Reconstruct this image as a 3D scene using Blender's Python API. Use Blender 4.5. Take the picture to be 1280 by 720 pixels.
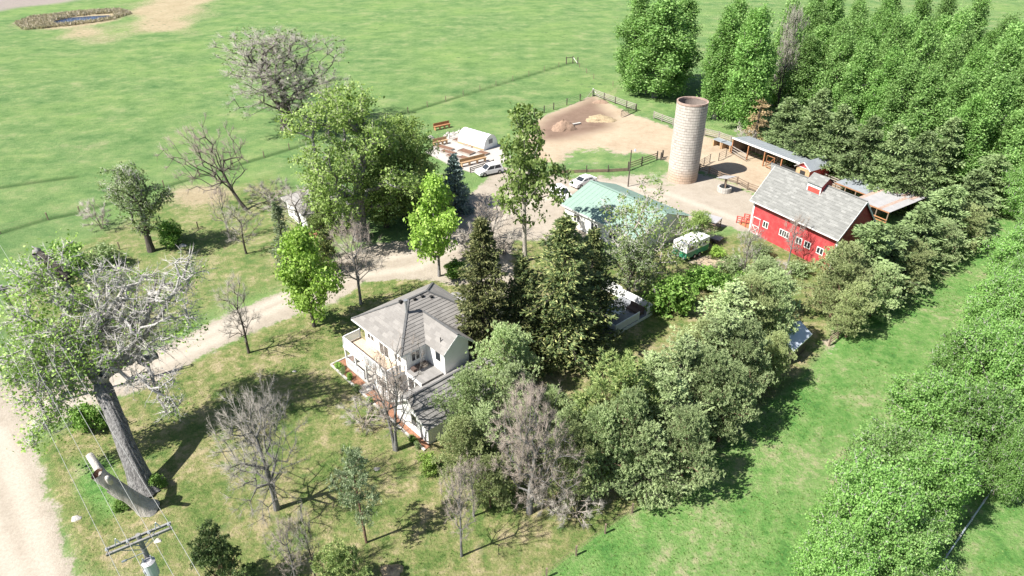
import bpy, math, random
import numpy as np
from mathutils import Vector

# ------------------------------------------------------------------ scene, camera, light
sc = bpy.context.scene
for o in list(bpy.data.objects):
    bpy.data.objects.remove(o)
C = bpy.context.scene.collection
R = math.radians
FPX, CAM_H, PITCH = 853.0, 44.0, R(31.5)

cam_d = bpy.data.cameras.new("camera")
cam = bpy.data.objects.new("camera", cam_d)
C.objects.link(cam)
cam.location = (0, 0, CAM_H)
cam.rotation_euler = (R(90) - PITCH, 0, 0)
cam_d.sensor_width = 36.0
cam_d.lens = 36.0 * FPX / 1280.0
cam_d.clip_end = 8000
cam_d.clip_start = 0.5
sc.camera = cam

SUN_AZ, SUN_EL = R(207.0), R(50.0)          # where the sun stands, measured from +x
sunv = Vector((math.cos(SUN_AZ) * math.cos(SUN_EL), math.sin(SUN_AZ) * math.cos(SUN_EL), math.sin(SUN_EL)))
w = bpy.data.worlds.new("World")
sc.world = w
w.use_nodes = True
nt = w.node_tree
bg = nt.nodes["Background"]
sky = nt.nodes.new("ShaderNodeTexSky")
sky.sky_type = 'NISHITA'
sky.sun_disc = False
sky.sun_elevation = SUN_EL
sky.sun_rotation = math.atan2(sunv.x, sunv.y) % (2 * math.pi)
nt.links.new(sky.outputs[0], bg.inputs[0])
bg.inputs[1].default_value = 0.06
sd = bpy.data.lights.new("sun", 'SUN')
so = bpy.data.objects.new("sun", sd)
C.objects.link(so)
sd.energy = 5.0
sd.angle = R(0.5)
sd.color = (1.0, 0.955, 0.88)
so.rotation_euler = sunv.to_track_quat('Z', 'Y').to_euler()
so.location = (-40, -20, 90)
sc.view_settings.view_transform = 'Standard'
sc.view_settings.look = 'None'
sc.view_settings.gamma = 1
sc.view_settings.use_curve_mapping = False
sc.view_settings.exposure = 1.15
sc.cycles.max_bounces = 6
sc.cycles.diffuse_bounces = 3
sc.cycles.glossy_bounces = 2
sc.cycles.transmission_bounces = 4
sc.cycles.transparent_max_bounces = 4

rng = np.random.default_rng(11)
random.seed(5)

# ------------------------------------------------------------------ survey: sight lines of the camera to real points
_s, _c = math.sin(PITCH), math.cos(PITCH)
def ray(px, py):
    u = (px - 640) / FPX; v = (360 - py) / FPX
    return np.array([u, _c + v * _s, -_s + v * _c])
def G(px, py, z=0.0):                        # the point of height z on a sight line
    d = ray(px, py); t = (z - CAM_H) / d[2]
    return np.array([d[0] * t, d[1] * t, z])
def U(px, py, Y):                            # the point at distance Y on a sight line
    d = ray(px, py); t = Y / d[1]
    return np.array([d[0] * t, Y, CAM_H + d[2] * t])
def depth(p):
    return p[1] * _c - (p[2] - CAM_H) * _s

# ------------------------------------------------------------------ materials
MATS = {}
def new_mat(name):
    m = bpy.data.materials.new(name); m.use_nodes = True
    n = m.node_tree; b = n.nodes["Principled BSDF"]
    MATS[name] = m
    return m, n, b
def N(n, t, **kw):
    x = n.nodes.new(t)
    for k, v in kw.items():
        if k.startswith("i_"):
            x.inputs[int(k[2:])].default_value = v
        else:
            setattr(x, k, v)
    return x
def noise(n, scale, detail=4, rough=0.6, vec=None):
    x = N(n, "ShaderNodeTexNoise"); x.inputs["Scale"].default_value = scale
    x.inputs["Detail"].default_value = detail; x.inputs["Roughness"].default_value = rough
    if vec is not None: n.links.new(vec, x.inputs["Vector"])
    return x.outputs["Fac"]
def ramp(n, fac, stops):
    r = N(n, "ShaderNodeValToRGB"); e = r.color_ramp.elements
    while len(e) > 1: e.remove(e[-1])
    for i, (p, c) in enumerate(stops):
        q = e[0] if i == 0 else e.new(p)
        q.position = p; q.color = (*c, 1) if len(c) == 3 else c
    n.links.new(fac, r.inputs[0])
    return r.outputs[0]
def mix(n, fac, a, b, mode='MIX'):
    x = N(n, "ShaderNodeMix", data_type='RGBA', blend_type=mode)
    for s, v in ((0, fac), (6, a), (7, b)):
        if isinstance(v, (float, int)): x.inputs[s].default_value = v
        elif isinstance(v, (tuple, list)): x.inputs[s].default_value = (*v, 1) if len(v) == 3 else v
        else: n.links.new(v, x.inputs[s])
    return x.outputs[2]
def mth(n, op, a, b=None, clamp=False):
    x = N(n, "ShaderNodeMath", operation=op, use_clamp=clamp)
    for s, v in ((0, a), (1, b)):
        if v is None: continue
        if isinstance(v, (float, int)): x.inputs[s].default_value = v
        else: n.links.new(v, x.inputs[s])
    return x.outputs[0]
def bump(n, b, h, strength=0.4, dist=0.05):
    x = N(n, "ShaderNodeBump"); x.inputs["Strength"].default_value = strength
    x.inputs["Distance"].default_value = dist
    n.links.new(h, x.inputs["Height"]); n.links.new(x.outputs[0], b.inputs["Normal"])
def gpos(n): return N(n, "ShaderNodeNewGeometry").outputs["Position"]
def objc(n): return N(n, "ShaderNodeTexCoord").outputs["Object"]
def uvc(n): return N(n, "ShaderNodeTexCoord").outputs["UV"]

def plain(name, col, rough=0.7, var=0.25, scale=2.0, metal=0.0, bmp=0.0, spec=None):
    m, n, b = new_mat(name)
    oc = objc(n)
    f1 = noise(n, scale, 5, 0.65, oc)
    oi = N(n, "ShaderNodeObjectInfo").outputs["Random"]
    lo = tuple(c * (1 - var) for c in col); hi = tuple(min(1, c * (1 + var)) for c in col)
    c1 = ramp(n, f1, [(0.3, lo), (0.7, hi)])
    v = mth(n, 'ADD', mth(n, 'MULTIPLY', oi, var * 0.6), 1 - var * 0.3)
    cm = N(n, "ShaderNodeVectorMath", operation='SCALE')
    n.links.new(c1, cm.inputs[0]); n.links.new(v, cm.inputs[3])
    n.links.new(cm.outputs[0], b.inputs["Base Color"])
    b.inputs["Roughness"].default_value = rough; b.inputs["Metallic"].default_value = metal
    if spec is not None: b.inputs["Specular IOR Level"].default_value = spec
    if bmp: bump(n, b, noise(n, scale * 8, 4, 0.7, oc), bmp, 0.03)
    return m

def leafmat(name, c1, c2, c3=None, trans=0.3, rough=0.55, big=0.35, tint=(0.9, 1.0, 0.6)):
    """leaf colour varies from leaf to leaf, from clump to clump and from tree to tree"""
    m, n, b = new_mat(name)
    g = N(n, "ShaderNodeNewGeometry"); oi = N(n, "ShaderNodeObjectInfo")
    r = g.outputs["Random Per Island"]
    stops = [(0.0, c1), (0.62, c2)] + ([(1.0, c3)] if c3 else [(1.0, tuple(min(1, c * 1.35) for c in c2))])
    col = ramp(n, r, stops)
    f = noise(n, big, 2, 0.5, g.outputs["Position"])
    k = mth(n, 'ADD', mth(n, 'MULTIPLY', f, 0.7), 0.65)
    k = mth(n, 'MULTIPLY', k, mth(n, 'ADD', mth(n, 'MULTIPLY', oi.outputs["Random"], 0.5), 0.76))
    vm = N(n, "ShaderNodeVectorMath", operation='SCALE'); n.links.new(col, vm.inputs[0]); n.links.new(k, vm.inputs[3])
    n.links.new(vm.outputs[0], b.inputs["Base Color"])
    b.inputs["Roughness"].default_value = rough
    b.inputs["Specular IOR Level"].default_value = 0.22
    if trans:
        t = N(n, "ShaderNodeBsdfTranslucent")
        tc = mix(n, 1.0, vm.outputs[0], (*tint, 1), 'MULTIPLY')
        br = N(n, "ShaderNodeVectorMath", operation='SCALE'); br.inputs[3].default_value = 1.5
        n.links.new(tc, br.inputs[0]); n.links.new(br.outputs[0], t.inputs[0])
        ms = N(n, "ShaderNodeMixShader"); ms.inputs[0].default_value = trans
        n.links.new(b.outputs[0], ms.inputs[1]); n.links.new(t.outputs[0], ms.inputs[2])
        n.links.new(ms.outputs[0], n.nodes["Material Output"].inputs[0])
    return m

def barkmat(name, lo, hi, sc_=3.0):
    m, n, b = new_mat(name)
    oc = objc(n)
    mp = N(n, "ShaderNodeMapping"); mp.inputs["Scale"].default_value = (1, 1, 0.22); n.links.new(oc, mp.inputs[0])
    f = noise(n, sc_ * 2.2, 6, 0.7, mp.outputs[0])
    n.links.new(ramp(n, f, [(0.35, lo), (0.65, hi)]), b.inputs["Base Color"])
    b.inputs["Roughness"].default_value = 0.9
    bump(n, b, f, 1.0, 0.2)
    return m

def shingle(name, base, lightc, tabw=0.9, tabh=0.42, contrast=1.0):
    m, n, b = new_mat(name)
    u = uvc(n)
    br = N(n, "ShaderNodeTexBrick"); br.offset = 0.5; br.offset_frequency = 2
    br.inputs["Scale"].default_value = 1.0; br.inputs["Brick Width"].default_value = tabw
    br.inputs["Row Height"].default_value = tabh; br.inputs["Mortar Size"].default_value = 0.012
    br.inputs["Color1"].default_value = (0, 0, 0, 1); br.inputs["Color2"].default_value = (1, 1, 1, 1)
    br.inputs["Mortar"].default_value = (0.2, 0.2, 0.2, 1); br.inputs["Bias"].default_value = -0.15
    n.links.new(u, br.inputs["Vector"])
    f = mix(n, 0.35, br.outputs[0], noise(n, 0.7, 4, 0.6, u))
    c = ramp(n, f, [(0.05, tuple(x * 0.8 for x in base)), (0.5, base), (0.95, lightc)])
    c = mix(n, 0.25, c, ramp(n, noise(n, 9.0, 3, 0.7, u), [(0.3, (0.1, 0.1, 0.1)), (0.7, (0.5, 0.5, 0.5))]), 'OVERLAY')
    n.links.new(c, b.inputs["Base Color"]); b.inputs["Roughness"].default_value = 0.9
    bump(n, b, noise(n, 22, 3, 0.7, u), 0.4, 0.02)
    return m

def siding(name, col, row=0.18, var=0.12, dirt=(0.3, 0.25, 0.2), dirty=0.0, vertical=False):
    m, n, b = new_mat(name)
    u = uvc(n); sp = N(n, "ShaderNodeSeparateXYZ"); n.links.new(u, sp.inputs[0])
    v = mth(n, 'FRACT', mth(n, 'DIVIDE', sp.outputs[0 if vertical else 1], row))
    f = noise(n, 1.3, 5, 0.7, u)
    mp = N(n, "ShaderNodeMapping"); mp.inputs["Scale"].default_value = (1, 6, 1) if not vertical else (6, 1, 1); n.links.new(u, mp.inputs[0])
    f2 = noise(n, 2.0, 4, 0.7, mp.outputs[0])
    c = ramp(n, f2, [(0.3, tuple(x * (1 - var) for x in col)), (0.7, tuple(min(1, x * (1 + var)) for x in col))])
    if dirty: c = mix(n, mth(n, 'MULTIPLY', ramp(n, f, [(0.45, (0, 0, 0)), (0.8, (1, 1, 1))]), dirty), c, dirt)
    n.links.new(c, b.inputs["Base Color"]); b.inputs["Roughness"].default_value = 0.55
    bump(n, b, v, 0.6, 0.03)
    return m

M = {}
M['white'] = plain('white_paint', (0.78, 0.78, 0.76), 0.5, 0.05, 1.5)
M['trim'] = plain('white_trim', (0.72, 0.72, 0.7), 0.5, 0.08, 3)
M['house'] = siding('white_siding', (0.76, 0.77, 0.77), 0.2, 0.04, (0.45, 0.42, 0.36), 0.25)
M['barn'] = siding('red_barn_boards', (0.42, 0.048, 0.055), 0.2, 0.22, (0.50, 0.17, 0.16), 0.55)
M['redtrim'] = plain('red_painted_wood', (0.42, 0.07, 0.055), 0.6, 0.18, 3)
M['shingle'] = shingle('grey_house_shingles', (0.235, 0.222, 0.208), (0.295, 0.28, 0.262), 0.8, 0.4)
M['shingle_w'] = shingle('weathered_shingles', (0.25, 0.24, 0.23), (0.33, 0.315, 0.30), 0.7, 0.4)
M['barnroof'] = shingle('grey_barn_shingles', (0.21, 0.212, 0.202), (0.30, 0.302, 0.288), 0.62, 0.27)
M['ridge'] = plain('dark_ridge_shingle', (0.10, 0.10, 0.10), 0.9, 0.2, 3)
M['glass'] = plain('window_glass', (0.03, 0.035, 0.04), 0.08, 0.2, 1.0, 0, 0, 0.7)
M['metal'] = plain('galvanised_metal', (0.36, 0.39, 0.43), 0.45, 0.12, 1.0, 0.35)
M['metal_w'] = plain('pale_roof_metal', (0.40, 0.39, 0.40), 0.5, 0.1, 1.2, 0.2)
M['rust'] = plain('rusty_sheet', (0.36, 0.26, 0.215), 0.75, 0.3, 2.5, 0.1)
M['steel'] = plain('dull_steel', (0.42, 0.43, 0.45), 0.4, 0.1, 2, 0.6)
M['dark'] = plain('dark_void_paint', (0.02, 0.02, 0.02), 0.8, 0.2, 2)
M['wood'] = plain('weathered_wood', (0.21, 0.155, 0.115), 0.85, 0.3, 3, 0, 0.4)
M['oldwood'] = plain('grey_fence_wood', (0.30, 0.27, 0.24), 0.85, 0.25, 3, 0, 0.4)
M['darkwood'] = plain('dark_post_wood', (0.075, 0.06, 0.05), 0.85, 0.3, 3)
M['newwood'] = plain('yellow_new_lumber', (0.42, 0.28, 0.16), 0.7, 0.2, 3)
M['redwood'] = plain('orange_brown_wood', (0.36, 0.17, 0.08), 0.75, 0.25, 3)
M['soil'] = plain('garden_soil', (0.16, 0.085, 0.055), 0.95, 0.3, 4, 0, 0.6)
M['mulch'] = plain('red_bark_mulch', (0.28, 0.135, 0.08), 0.95, 0.35, 6, 0, 0.9)
M['concrete'] = plain('pale_concrete', (0.42, 0.40, 0.37), 0.85, 0.15, 2, 0, 0.2)
M['deckfloor'] = siding('tan_deck_boards', (0.52, 0.40, 0.29), 0.14, 0.10, (0.4, 0.3, 0.22), 0.4)
M['greydeck'] = siding('grey_deck_boards', (0.19, 0.20, 0.22), 0.14, 0.15, (0.1, 0.1, 0.1), 0.3)
M['rail'] = plain('white_railing', (0.74, 0.75, 0.76), 0.45, 0.05, 2)
M['greenroof'] = siding('sea_green_roof_metal', (0.205, 0.295, 0.25), 0.9, 0.04, (0.27, 0.33, 0.29), 0.4, True)
for k_ in ('greenroof',):
    q_ = M[k_].node_tree.nodes['Principled BSDF']; q_.inputs['Roughness'].default_value = 0.75; q_.inputs['Specular IOR Level'].default_value = 0.15
M['greenpaint'] = plain('green_painted_panel', (0.03, 0.25, 0.14), 0.45, 0.12, 2)
M['poly'] = plain('white_greenhouse_film', (0.85, 0.85, 0.86), 0.35, 0.03, 1.5)
M['carwhite'] = plain('white_car_paint', (0.78, 0.78, 0.78), 0.2, 0.03, 1, 0, 0, 0.6)
M['tyre'] = plain('black_rubber', (0.02, 0.02, 0.02), 0.8, 0.1)
M['brown'] = plain('brown_cushions', (0.09, 0.06, 0.05), 0.8, 0.2)
M['tubtop'] = plain('pale_table_top', (0.62, 0.64, 0.66), 0.4, 0.05)
M['stone'] = plain('grey_field_stone', (0.34, 0.32, 0.29), 0.9, 0.3, 4, 0, 0.5)
M['palestone'] = plain('bleached_stone', (0.45, 0.43, 0.40), 0.9, 0.15, 4, 0, 0.4)
M['pole'] = plain('grey_utility_wood', (0.20, 0.195, 0.19), 0.85, 0.25, 2, 0, 0.4)
M['tank'] = plain('pale_blue_grey_steel', (0.46, 0.50, 0.56), 0.35, 0.08, 2, 0.2)
M['wire'] = plain('aluminium_wire', (0.40, 0.40, 0.39), 0.4, 0.05, 1, 0.3)
M['porcelain'] = plain('grey_porcelain', (0.3, 0.32, 0.35), 0.25, 0.1)
M['hay'] = plain('loose_hay', (0.34, 0.265, 0.165), 0.95, 0.35, 3, 0, 1.0)
M['dirtpile'] = plain('dug_earth', (0.235, 0.16, 0.115), 0.95, 0.3, 2, 0, 1.0)
M['blueroof'] = plain('pale_blue_grey_roof', (0.42, 0.47, 0.56), 0.5, 0.06, 2)

M['bark'] = barkmat('grey_cottonwood_bark', (0.075, 0.072, 0.072), (0.29, 0.285, 0.28))
M['bark_dark'] = barkmat('dark_bark', (0.035, 0.03, 0.027), (0.12, 0.10, 0.085))
M['bark_pale'] = barkmat('bleached_dead_wood', (0.36, 0.345, 0.325), (0.60, 0.575, 0.55))
M['bark_red'] = barkmat('red_brown_pine_bark', (0.12, 0.07, 0.05), (0.30, 0.19, 0.13))
M['bark_white'] = barkmat('whitish_aspen_bark', (0.28, 0.25, 0.22), (0.55, 0.50, 0.44))
M['twig_grey'] = plain('grey_twigs', (0.34, 0.315, 0.28), 0.9, 0.3, 1.5)
M['twig_white'] = plain('pale_dead_twigs', (0.47, 0.45, 0.43), 0.9, 0.2, 1.5)
M['twig_brown'] = plain('pinkish_brown_twigs', (0.31, 0.262, 0.225), 0.9, 0.3, 1.5)
M['stumpwood'] = barkmat('smooth_dead_stump', (0.30, 0.28, 0.255), (0.50, 0.475, 0.44), 1.2)
M['rot'] = plain('rotten_heartwood', (0.14, 0.075, 0.045), 0.95, 0.4, 4, 0, 0.8)

M['lf_cotton'] = leafmat('cottonwood_leaves', (0.126, 0.189, 0.050), (0.207, 0.291, 0.081), (0.310, 0.383, 0.147))
M['lf_poplar'] = leafmat('poplar_leaves', (0.117, 0.216, 0.061), (0.190, 0.328, 0.095), (0.284, 0.418, 0.152))
M['lf_elm'] = leafmat('elm_leaves', (0.127, 0.250, 0.063), (0.181, 0.327, 0.085), (0.237, 0.382, 0.120))
M['lf_bright'] = leafmat('bright_spring_leaves', (0.157, 0.258, 0.047), (0.248, 0.371, 0.072), (0.323, 0.442, 0.120))
M['lf_grey'] = leafmat('grey_green_young_leaves', (0.138, 0.194, 0.077), (0.230, 0.312, 0.131), (0.380, 0.450, 0.261))
M['lf_spruce'] = leafmat('dark_spruce_needles', (0.045, 0.077, 0.032), (0.149, 0.193, 0.072), (0.350, 0.356, 0.141), 0.1)
M['lf_spr_olive'] = leafmat('olive_spruce_needles', (0.047, 0.062, 0.024), (0.132, 0.147, 0.058), (0.246, 0.247, 0.110), 0.1)
M['lf_blue'] = leafmat('blue_spruce_needles', (0.080, 0.120, 0.120), (0.184, 0.248, 0.240), (0.336, 0.416, 0.384), 0.1)
M['lf_fir'] = leafmat('olive_conifer_needles', (0.154, 0.223, 0.092), (0.212, 0.290, 0.125), (0.254, 0.334, 0.148), 0.12)
M['lf_juniper'] = leafmat('grey_green_juniper_sprays', (0.251, 0.328, 0.157), (0.347, 0.435, 0.210), (0.403, 0.474, 0.250), 0.15)
M['lf_jun_olive'] = leafmat('olive_juniper_sprays', (0.243, 0.288, 0.127), (0.337, 0.394, 0.182), (0.383, 0.438, 0.214), 0.15)
M['lf_pine'] = leafmat('long_pine_needles', (0.147, 0.218, 0.076), (0.255, 0.330, 0.118), (0.393, 0.439, 0.171), 0.15)
M['lf_pine_dark'] = leafmat('dark_pine_needles', (0.039, 0.072, 0.030), (0.105, 0.158, 0.063), (0.225, 0.270, 0.112), 0.12)
M['lf_silver'] = leafmat('silvery_pine_needles', (0.151, 0.211, 0.121), (0.288, 0.356, 0.213), (0.456, 0.518, 0.327), 0.15)
M['lf_brown'] = leafmat('dried_brown_needles', (0.180, 0.128, 0.068), (0.330, 0.247, 0.143), None, 0.15)
M['lf_shrub'] = leafmat('shrub_leaves', (0.081, 0.177, 0.031), (0.193, 0.338, 0.069), (0.354, 0.515, 0.154))
M['grass'] = leafmat('grass_tufts', (0.07, 0.14, 0.025), (0.14, 0.24, 0.055), (0.24, 0.30, 0.11), 0.3)
M['straw'] = leafmat('dry_reed_straw', (0.33, 0.28, 0.21), (0.50, 0.44, 0.35), None, 0.2)

# ------------------------------------------------------------------ mesh helpers
def mesh_np(name, V, F, mat, uv=None, smooth=False):
    """V (n,3); F list of int arrays (k,3) or (k,4)"""
    me = bpy.data.meshes.new(name)
    V = np.asarray(V, dtype=np.float32)
    if not isinstance(F, list): F = [F]
    F = [np.asarray(f, dtype=np.int32) for f in F if len(f)]
    me.vertices.add(len(V)); me.vertices.foreach_set("co", V.ravel())
    nl = sum(f.size for f in F); nf = sum(len(f) for f in F)
    me.loops.add(nl); me.polygons.add(nf)
    me.loops.foreach_set("vertex_index", np.concatenate([f.ravel() for f in F]))
    tot = np.concatenate([np.full(len(f), f.shape[1]) for f in F])
    st = np.concatenate([[0], np.cumsum(tot)[:-1]])
    me.polygons.foreach_set("loop_start", st.astype(np.int32))
    try: me.polygons.foreach_set("loop_total", tot.astype(np.int32))
    except Exception: pass
    if smooth: me.polygons.foreach_set("use_smooth", np.ones(nf, dtype=bool))
    if mat is not None: me.materials.append(mat)
    me.update(calc_edges=True)
    return me
def link(name, me, parent=None, loc=None, rotz=0):
    o = bpy.data.objects.new(name, me); C.objects.link(o)
    if parent is not None: o.parent = parent
    if loc is not None: o.location = loc
    if rotz: o.rotation_euler = (0, 0, rotz)
    return o
def tag(o, label, cat, group=None, kind=None):
    if label: o['label'] = label
    if cat: o['category'] = cat
    if group: o['group'] = group
    if kind: o['kind'] = kind
    return o
def thing(name, label, cat, loc=(0, 0, 0), rotz=0, group=None):
    o = bpy.data.objects.new(name, None); C.objects.link(o)
    o.location = loc; o.rotation_euler = (0, 0, rotz); o.empty_display_size = 0.5
    return tag(o, label, cat, group)
def copy_tree(o, parent=None):
    c = o.copy(); C.objects.link(c)
    if parent is not None: c.parent = parent
    for ch in list(o.children): copy_tree(ch, c)
    return c

class MB:
    """collects faces; makes one mesh with metric UVs"""
    def __init__(s): s.v = []; s.f = []
    def face(s, pts):
        i = len(s.v); s.v += [tuple(map(float, p)) for p in pts]; s.f.append(tuple(range(i, i + len(pts)))); return s
    def box(s, x0, x1, y0, y1, z0, z1):
        p = [(x0, y0, z0), (x1, y0, z0), (x1, y1, z0), (x0, y1, z0), (x0, y0, z1), (x1, y0, z1), (x1, y1, z1), (x0, y1, z1)]
        for q in ((0, 3, 2, 1), (4, 5, 6, 7), (0, 1, 5, 4), (1, 2, 6, 5), (2, 3, 7, 6), (3, 0, 4, 7)):
            s.face([p[k] for k in q])
        return s
    def bar(s, a, b, wx, wz=None, up=(0, 0, 1)):
        """a rectangular bar from a to b"""
        a = np.array(a, float); b = np.array(b, float); d = b - a; d /= np.linalg.norm(d) + 1e-9
        up = np.array(up, float)
        if abs(d @ up) > 0.95: up = np.array([1.0, 0, 0])
        sx = np.cross(d, up); sx /= np.linalg.norm(sx); sz = np.cross(sx, d)
        wz = wz or wx
        c = [(-1, -1), (1, -1), (1, 1), (-1, 1)]
        p = [a + sx * i * wx / 2 + sz * j * wz / 2 for i, j in c] + [b + sx * i * wx / 2 + sz * j * wz / 2 for i, j in c]
        for q in ((3, 2, 1, 0), (4, 5, 6, 7), (0, 1, 5, 4), (1, 2, 6, 5), (2, 3, 7, 6), (3, 0, 4, 7)):
            s.face([p[k] for k in q])
        return s
    def tube(s, a, b, r0, r1=None, n=8, cap=True):
        a = np.array(a, float); b = np.array(b, float); d = b - a; d /= np.linalg.norm(d) + 1e-9
        r1 = r0 if r1 is None else r1
        up = np.array([0, 0, 1.0]) if abs(d[2]) < 0.9 else np.array([1.0, 0, 0])
        x = np.cross(d, up); x /= np.linalg.norm(x); y = np.cross(d, x)
        A = [a + (x * math.cos(t) + y * math.sin(t)) * r0 for t in np.arange(n) * 2 * math.pi / n]
        B = [b + (x * math.cos(t) + y * math.sin(t)) * r1 for t in np.arange(n) * 2 * math.pi / n]
        for i in range(n):
            j = (i + 1) % n; s.face([A[i], B[i], B[j], A[j]])
        if cap: s.face(A); s.face(B[::-1])
        return s
    def prism(s, poly, x0, x1):
        """poly in (y,z), extruded along x"""
        a = [(x0, y, z) for y, z in poly]; b = [(x1, y, z) for y, z in poly]; n = len(poly)
        s.face(a[::-1]); s.face(b)
        for i in range(n):
            j = (i + 1) % n; s.face([a[i], a[j], b[j], b[i]])
        return s
    def mesh(s, name, mat):
        me = bpy.data.meshes.new(name); me.from_pydata(s.v, [], s.f)
        uv = me.uv_layers.new(name="UVMap")
        V = np.array(s.v)
        dat = np.zeros((len(me.loops), 2), dtype=np.float32); k = 0
        for f in s.f:
            P = V[list(f)]
            nn = np.zeros(3)
            for i in range(len(P)):
                nn += np.cross(P[i], P[(i + 1) % len(P)])
            ln = np.linalg.norm(nn); nn = nn / ln if ln > 1e-9 else np.array([0, 0, 1.0])
            if abs(nn[2]) > 0.985: t, b = np.array([1.0, 0, 0]), np.array([0, 1.0, 0])
            else:
                t = np.cross([0, 0, 1.0], nn); t /= np.linalg.norm(t); b = np.cross(nn, t)
            dat[k:k + len(P), 0] = P @ t; dat[k:k + len(P), 1] = P @ b; k += len(P)
        uv.data.foreach_set("uv", dat.ravel())
        me.materials.append(mat); me.update()
        return me
    def build(s, name, mat, parent=None, label=None):
        o = link(name, s.mesh(name, mat), parent)
        if label: o['label'] = label
        return o

def courses(parent, a, b, c, d, n, mat, lift=0.05, name='shingle_course'):
    """rows of shingles on the slope a-b (eave) to d-c (ridge), each row lapping over the one below"""
    a, b, c, d = (np.array(p, float) for p in (a, b, c, d))
    nn = np.cross(b - a, (d + c) / 2 - (a + b) / 2); nn /= np.linalg.norm(nn)
    if nn[2] < 0: nn = -nn
    for i in range(n):
        t0, t1 = i / n, (i + 1) / n
        l0, r0, l1, r1 = a + (d - a) * t0, b + (c - b) * t0, a + (d - a) * t1, b + (c - b) * t1
        e = np.linalg.norm(r1 - l1)
        m = MB()
        m.face([l0 + nn * lift, r0 + nn * lift, r1 + nn * 0.008, l1 + nn * 0.008])
        m.face([l0, r0, r0 + nn * lift, l0 + nn * lift])
        m.face([r0, r1, r1 + nn * 0.008, r0 + nn * lift])
        m.face([l1, l0, l0 + nn * lift, l1 + nn * 0.008])
        m.build(name, mat, parent)

def window(parent, cx, z0, z1, wdt, y, face='-y', panes=2, frame=None, depthv=0.06):
    """a framed window with panes on a wall; face says which way the wall looks (local axes)"""
    frame = frame or M['trim']
    def P(u, v, o):
        return {'-y': (u, y - o, v), '+y': (u, y + o, v), '-x': (y - o, u, v), '+x': (y + o, u, v)}[face]
    def bx(m, u0, u1, v0, v1, o0, o1):
        a, b = P(u0, v0, o0), P(u1, v1, o1)
        m.box(min(a[0], b[0]), max(a[0], b[0]), min(a[1], b[1]), max(a[1], b[1]), v0, v1)
    x0, x1 = cx - wdt / 2, cx + wdt / 2; t = 0.09
    m = MB(); bx(m, x0 - t, x1 + t, z0 - t, z0, 0, depthv); bx(m, x0 - t, x1 + t, z1, z1 + t, 0, depthv)
    bx(m, x0 - t, x0, z0, z1, 0, depthv - .002); bx(m, x1, x1 + t, z0, z1, 0, depthv - .002)
    for k in range(1, panes):
        u = x0 + wdt * k / panes; bx(m, u - 0.05, u + 0.05, z0, z1, 0, depthv - .004)
    o = m.build('window', frame, parent)
    for k in range(panes):
        g = MB(); u0 = x0 + wdt * k / panes + (0.05 if k else 0); u1 = x0 + wdt * (k + 1) / panes - (0.05 if k < panes - 1 else 0)
        bx(g, u0, u1, z0, z1, 0, 0.02); g.build('pane', M['glass'], o)
    return o

# ------------------------------------------------------------------ the ground: one continuous sheet cut into its kinds of surface
def poly_px(pts): return np.array([G(*p)[:2] if len(p) == 2 else np.array(p[1:]) for p in pts])
def sdist(P, poly):
    """signed distance of points to a polygon, negative inside"""
    n = len(poly); best = np.full(len(P), 1e18); ins = np.zeros(len(P), bool)
    for i in range(n):
        a, b = poly[i], poly[(i + 1) % n]; ab = b - a
        t = np.clip(((P - a) @ ab) / (ab @ ab + 1e-9), 0, 1)
        q = a + t[:, None] * ab - P; best = np.minimum(best, (q * q).sum(1))
        cond = (a[1] > P[:, 1]) != (b[1] > P[:, 1])
        xi = a[0] + (P[:, 1] - a[1]) * (b[0] - a[0]) / (b[1] - a[1] + 1e-12)
        ins ^= cond & (P[:, 0] < xi)
    d = np.sqrt(best)
    return np.where(ins, -d, d)
def ldist(P, line):
    best = np.full(len(P), 1e18)
    for a, b in zip(line[:-1], line[1:]):
        ab = b - a; t = np.clip(((P - a) @ ab) / (ab @ ab + 1e-9), 0, 1)
        q = a + t[:, None] * ab - P; best = np.minimum(best, (q * q).sum(1))
    return np.sqrt(best)
def wave(P, s, seed):
    r = np.random.default_rng(seed); v = np.zeros(len(P))
    for k in range(7):
        a = r.uniform(0, 6.28); f = r.uniform(0.5, 2.2) / s; v += np.sin(P[:, 0] * f * math.cos(a) + P[:, 1] * f * math.sin(a) + r.uniform(0, 6.28)) / 7
    return v * 1.6

def axis(parts, end):
    L = []
    for a, b, s in parts: L.append(np.arange(a, b, s))
    x = np.concatenate(L); hi = [x[-1]]; st = x[-1] - x[-2]
    while hi[-1] < end: st *= 1.25; hi.append(hi[-1] + st)
    return np.concatenate([x, hi[1:]])
gx = axis([(-260, -80, 2.0), (-80, 112, 0.5), (112, 300, 2.0)], 2600)
lo = [-260.0]; st = 2.0
while lo[-1] > -2600: st *= 1.25; lo.append(lo[-1] - st)
gx = np.concatenate([np.array(lo[1:])[::-1], gx])
gy = axis([(12, 155, 0.5), (155, 380, 2.0)], 3200)
lo = [12.0]; st = 0.6
while lo[-1] > -600: st *= 1.3; lo.append(lo[-1] - st)
gy = np.concatenate([np.array(lo[1:])[::-1], gy])
XX, YY = np.meshgrid(gx, gy); nx, ny = len(gx), len(gy)
P = np.stack([XX.ravel(), YY.ravel()], 1)

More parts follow.
